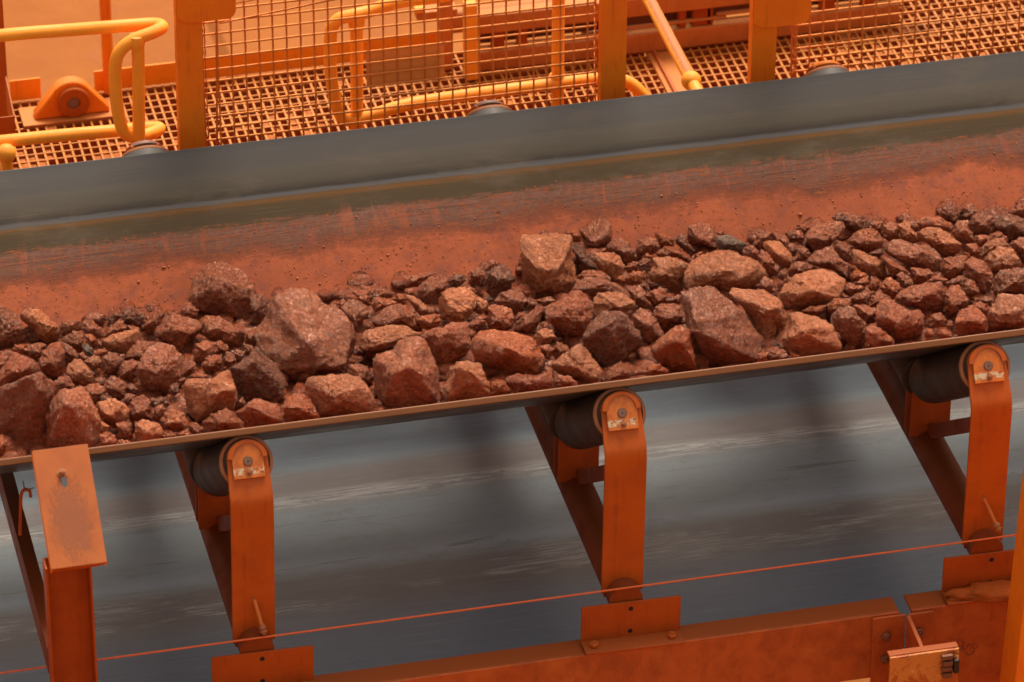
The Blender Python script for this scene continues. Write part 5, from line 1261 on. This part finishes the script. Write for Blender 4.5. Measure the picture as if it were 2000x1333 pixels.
# handrails: the points are bends of the tubes, each at its own distance
def TP(pts): return smooth_path([U(x, y, 1, Y) for x, y, Y in pts], 7)
RT = .0235
hr = empty('handrail', (U(272, 300, 1, 1.27)[0], 1.27, GZ), 'yellow tube handrail with a looped end at the upper left', 'handrail', 'yellow tube handrails on the walkway')
MB().tube(TP([(-200, 96, 1.36), (0, 70, 1.36), (150, 58, 1.36), (270, 49, 1.36), (306, 48, 1.35), (316, 54, 1.31), (298, 64, 1.28), (262, 78, 1.27), (238, 96, 1.27), (226, 122, 1.27), (226, 180, 1.27), (234, 236, 1.27), (246, 262, 1.27), (270, 268, 1.28),
               (298, 260, 1.31), (311, 252, 1.34), (300, 250, 1.36), (250, 254, 1.36), (130, 264, 1.36), (0, 277, 1.36), (-200, 297, 1.36)]), RT, 20).build('looped_rail', M['yellow'], hr, smooth=True)
MB().tube([U(268, 72, 1, 1.27), U(270, 110, 1, 1.27), U(272, 330, 1, 1.27)], RT, 20).build('stanchion', M['yellow'], hr, smooth=True)
MB().lathe(U(267, 84, 1, 1.27)-np.array([.0, 0, .02]), (0, 0, 1), [(0, .025), (.01, .029), (.035, .031), (.05, .026), (.056, .0)], 24).build('clamp', M['yellow'], hr, smooth=True)
bpnt = U(12, 300, 1, 1.30)
sph = MB().lathe(bpnt-np.array([0, 0, .036]), (0, 0, 1), [(.036-.036*math.cos(t), max(.036*math.sin(t), 0)) for t in np.linspace(0, math.pi, 14)], 24)
sph.build('ball_joint', M['yellow'], hr, smooth=True)
MB().tube([bpnt, U(18, 380, 1, 1.30)], RT*.9, 16).build('stanchion', M['yellow'], hr, smooth=True)
hr2 = empty('handrail', (U(697, 300, 1, 1.30)[0], 1.30, GZ), 'yellow handrail loop seen through the big mesh guard', 'handrail', 'yellow tube handrails on the walkway')
MB().tube(TP([(1060, -60, 1.36), (900, -14, 1.34), (780, 4, 1.32), (722, 22, 1.31), (690, 30, 1.30), (662, 38, 1.30), (648, 56, 1.30), (645, 90, 1.30), (646, 140, 1.30), (654, 192, 1.30), (666, 226, 1.30), (690, 236, 1.30),
               (730, 224, 1.30), (800, 204, 1.31), (900, 188, 1.32), (1040, 170, 1.33), (1150, 156, 1.33), (1200, 154, 1.33), (1232, 164, 1.32), (1256, 188, 1.30), (1270, 225, 1.28)]), RT, 20).build('looped_rail', M['yellow'], hr2, smooth=True)
MB().tube([U(696, 34, 1, 1.31), U(697, 120, 1, 1.31), U(697, 340, 1, 1.31)], RT, 20).build('stanchion', M['yellow'], hr2, smooth=True)
MB().lathe(U(696, 42, 1, 1.31)-np.array([.0, 0, .03]), (0, 0, 1), [(0, .025), (.01, .029), (.045, .032), (.06, .028), (.066, .0)], 24).build('clamp', M['yellow'], hr2, smooth=True)
MB().tube([U(1092, -60, 1, 1.345), U(1090, 60, 1, 1.345), U(1088, 320, 1, 1.345)], RT, 20).build('stanchion', M['yellow'], hr2, smooth=True)
cc = U(1088, 160, 1, 1.345); MB().lathe(cc-np.array([0, 0, .034]), (0, 0, 1), [(0, .024), (.006, .029), (.062, .029), (.068, .024)], 24).build('clamp', M['yellow'], hr2, smooth=True)
for xx in (1004, 1108):
    c = U(xx, 174-(xx-1004)*.11, 1, 1.33); MB().lathe(c-np.array([.02, 0, 0]), (1, 0, 0), [(0, .0245), (.002, .027), (.03, .027), (.032, .0245)], 20).build('clamp', M['yellow'], hr2, smooth=True)
hr3 = empty('handrail', (U(1350, 200, 1, 1.22)[0], 1.22, GZ), 'yellow tube rail running away from its ball joint, brown dust on top', 'handrail', 'yellow tube handrails on the walkway')
B = U(1350, 158, 1, 1.22); Fp = U(1262, -10, 2, B[2])
MB().tube([B, B+(Fp-B)*.5, B+(Fp-B)*1.6], RT, 24).build('rail', M['yellow_dusty'] if 'yellow_dusty' in M else M['yellow'], hr3, smooth=True)
MB().lathe(B-np.array([0, 0, .037]), (0, 0, 1), [(.037-.037*math.cos(t), max(.037*math.sin(t), 0)) for t in np.linspace(0, math.pi, 16)], 28).build('ball_joint', M['yellow'], hr3, smooth=True)
Nn = U(1372, 200, 2, B[2]-.02); MB().tube([B, B+(Nn-B)*1.0, Nn+(Nn-B)*.4], RT, 20).build('rail', M['yellow'], hr3, smooth=True)
# far posts
def farpost(px, pyb, y, w_, label, mat='amber'):
    a = U(px, pyb, 1, y)
    o = MB().tube([(a[0], y, GZ), (a[0], y, 0), (a[0]+.0, y, 1.6)], w_, 16).build('rail_post', M[mat], off=(a[0], y, GZ), smooth=True)
    return tag(o, label, 'post', 'posts on the far edge of the walkway')
farpost(210, 100, 2.285, .022, 'orange tube post rising from the end of the long toe board')
q = U(4, 120, 1, 1.9)
o = MB().box(q[0]-.04, q[0]+.016, 1.9, 1.96, GZ, 1.4).build('rail_post', M['orange'], off=(q[0], 1.9, GZ), bevel=.002)
tag(o, 'flat orange-red post cut by the left edge above the grating', 'post', 'posts on the far edge of the walkway')
q = U(15, 245, 1, 1.62)
lb = MB(); lb.box(q[0]-.10, q[0]+.028, 1.62, 1.626, q[2]-.05, q[2]+.035); lb.prism([(0, 0), (0, .085), (.18, .15), (.18, 0)], (q[0]+.026, 1.627, q[2]-.05), (0, 1, 0), (0, 0, 1), (1, 0, 0), -.003, .003)
o = lb.build('side_plate', M['orange'], off=(q[0], 1.62, q[2]-.05), bevel=.0015); tag(o, 'small orange angle plate at the left edge above the looped handrail', 'plate')
# bearing block
a, b = U(68, 231, 2, GZ+.012), U(216, 222, 2, GZ+.012); yb = (a[1]+b[1])/2; x0, x1 = a[0], b[0]; xm = (x0+x1)/2; W2 = (x1-x0)/2
bb = empty('bearing_block', (xm, yb, GZ), 'orange half-round bearing block with a round boss on the left grating', 'bearing block')
MB().box(x0-.05, x1+.03, yb-.035, yb+.11, GZ+.0015, GZ+.011).build('base_plate', M['dusty'], bb, bevel=.002)
R_ = W2*.58; zc = GZ+.012+.062
poly = [(-W2, .0), (W2, .0), (W2, .016)]+[(R_*math.cos(t), .062+R_*math.sin(t)) for t in np.linspace(.55, math.pi-.55, 19)]+[(-W2, .016)]
MB().prism(poly, (xm, yb, GZ+.0115), (1, 0, 0), (0, 0, 1), (0, 1, 0), 0, .055).build('housing', M['amber'], bb, bevel=.006, smooth=True, angle=50)
MB().lathe((xm+.005, yb-.0005, zc), (0, -1, 0), [(0, .062), (.012, .062), (.016, .058), (.016, .026), (.006, .024), (.006, .0)], 40).build('boss', M['orange'], bb, smooth=True)
MB().lathe((xm+.005, yb-.0068, zc), (0, -1, 0), [(0, .0225), (.002, .0225), (.003, 0)], 30).build('shaft_end', M['endface'], bb, smooth=True)
# machinery skid
sk = empty('machinery_skid', (1.2, 2.2, GZ), 'dusty blurred steel skid of two long rails with blocks between, behind the walkway', 'machine')
xa = U(915, 150, 2, GZ+.01)[0]; xe = U(1757, 46, 1, 2.10)[0]
def bar(x0, x1, y0, y1, z0, z1, name='rail', mat='dusty'): return MB().box(x0, x1, y0, y1, z0, z1).build(name, M[mat], sk, bevel=.006)
za, zb = GZ+.004, GZ+.088
bar(xa, xe, 2.10, 2.16, za, zb); bar(xa, xe, 2.42, 2.48, za, zb)
zc0, zc1 = GZ+.165, GZ+.245
xt = U(925, 75, 1, 2.10)[0]
bar(xt, xe+.15, 2.10, 2.16, zc0, zc1); bar(xt, xe+.15, 2.42, 2.48, zc0, zc1)
bar(xt, xe, 2.165, 2.19, zb+.001, zc0-.001, 'web', 'pan')  # dark sheet behind the gap, standing for the shade inside the skid
for px, wd_ in ((960, .05), (1010, .04), (1325, .03), (1352, .075), (1378, .03), (1600, .06), (1680, .05)):
    x = U(px, 60, 1, 2.12)[0]; bar(x, x+wd_, 2.112, 2.15, zb+.001, zc0-.001, 'spacer_block', 'orange_deep')
for px0, px1, zt in ((1220, 1420, .03), (1400, 1500, .045)):
    x = U(px0, 60, 1, 2.1)[0]; x2 = U(px1, 60, 1, 2.1)[0]; bar(x, x2, 2.105, 2.125, zb+zt-.008, zb+zt+.004, 'rod', 'dusty')
x = U(905, 120, 1, 2.08)[0]; bar(x, x+.05, 2.04, 2.09, GZ+.004, GZ+.33, 'end_upright', 'yellow')
x = U(876, 120, 1, 2.0)[0]; bar(x, x+.045, 2.14, 2.18, GZ+.004, GZ+.37, 'end_upright', 'dusty')
x = U(815, 80, 1, 2.2)[0]; bar(x, x+.16, 2.2, 2.26, GZ+.20, GZ+.235, 'clamp_bar', 'dusty'); bar(x-.01, x+.03, 2.19, 2.27, GZ+.236, GZ+.26, 'clamp', 'yellow')
x = U(915, 30, 1, 2.1)[0]; bar(x+.03, x+.13, 2.11, 2.14, GZ+.31, GZ+.325, 'rod', 'yellow')
bar(xe-.05, xe+.01, 2.16, 2.42, za, zb-.01, 'cross_member', 'dusty'); bar(xa+.5, xa+.56, 2.16, 2.42, za, zb-.01, 'cross_member', 'pan')
bar(U(1760, 20, 1, 2.3)[0], U(1760, 20, 1, 2.3)[0]+.02, 2.25, 2.27, za, GZ+.4, 'end_upright', 'dusty')

for o in list(bpy.data.objects):
    if '_b' in o: del o['_b']
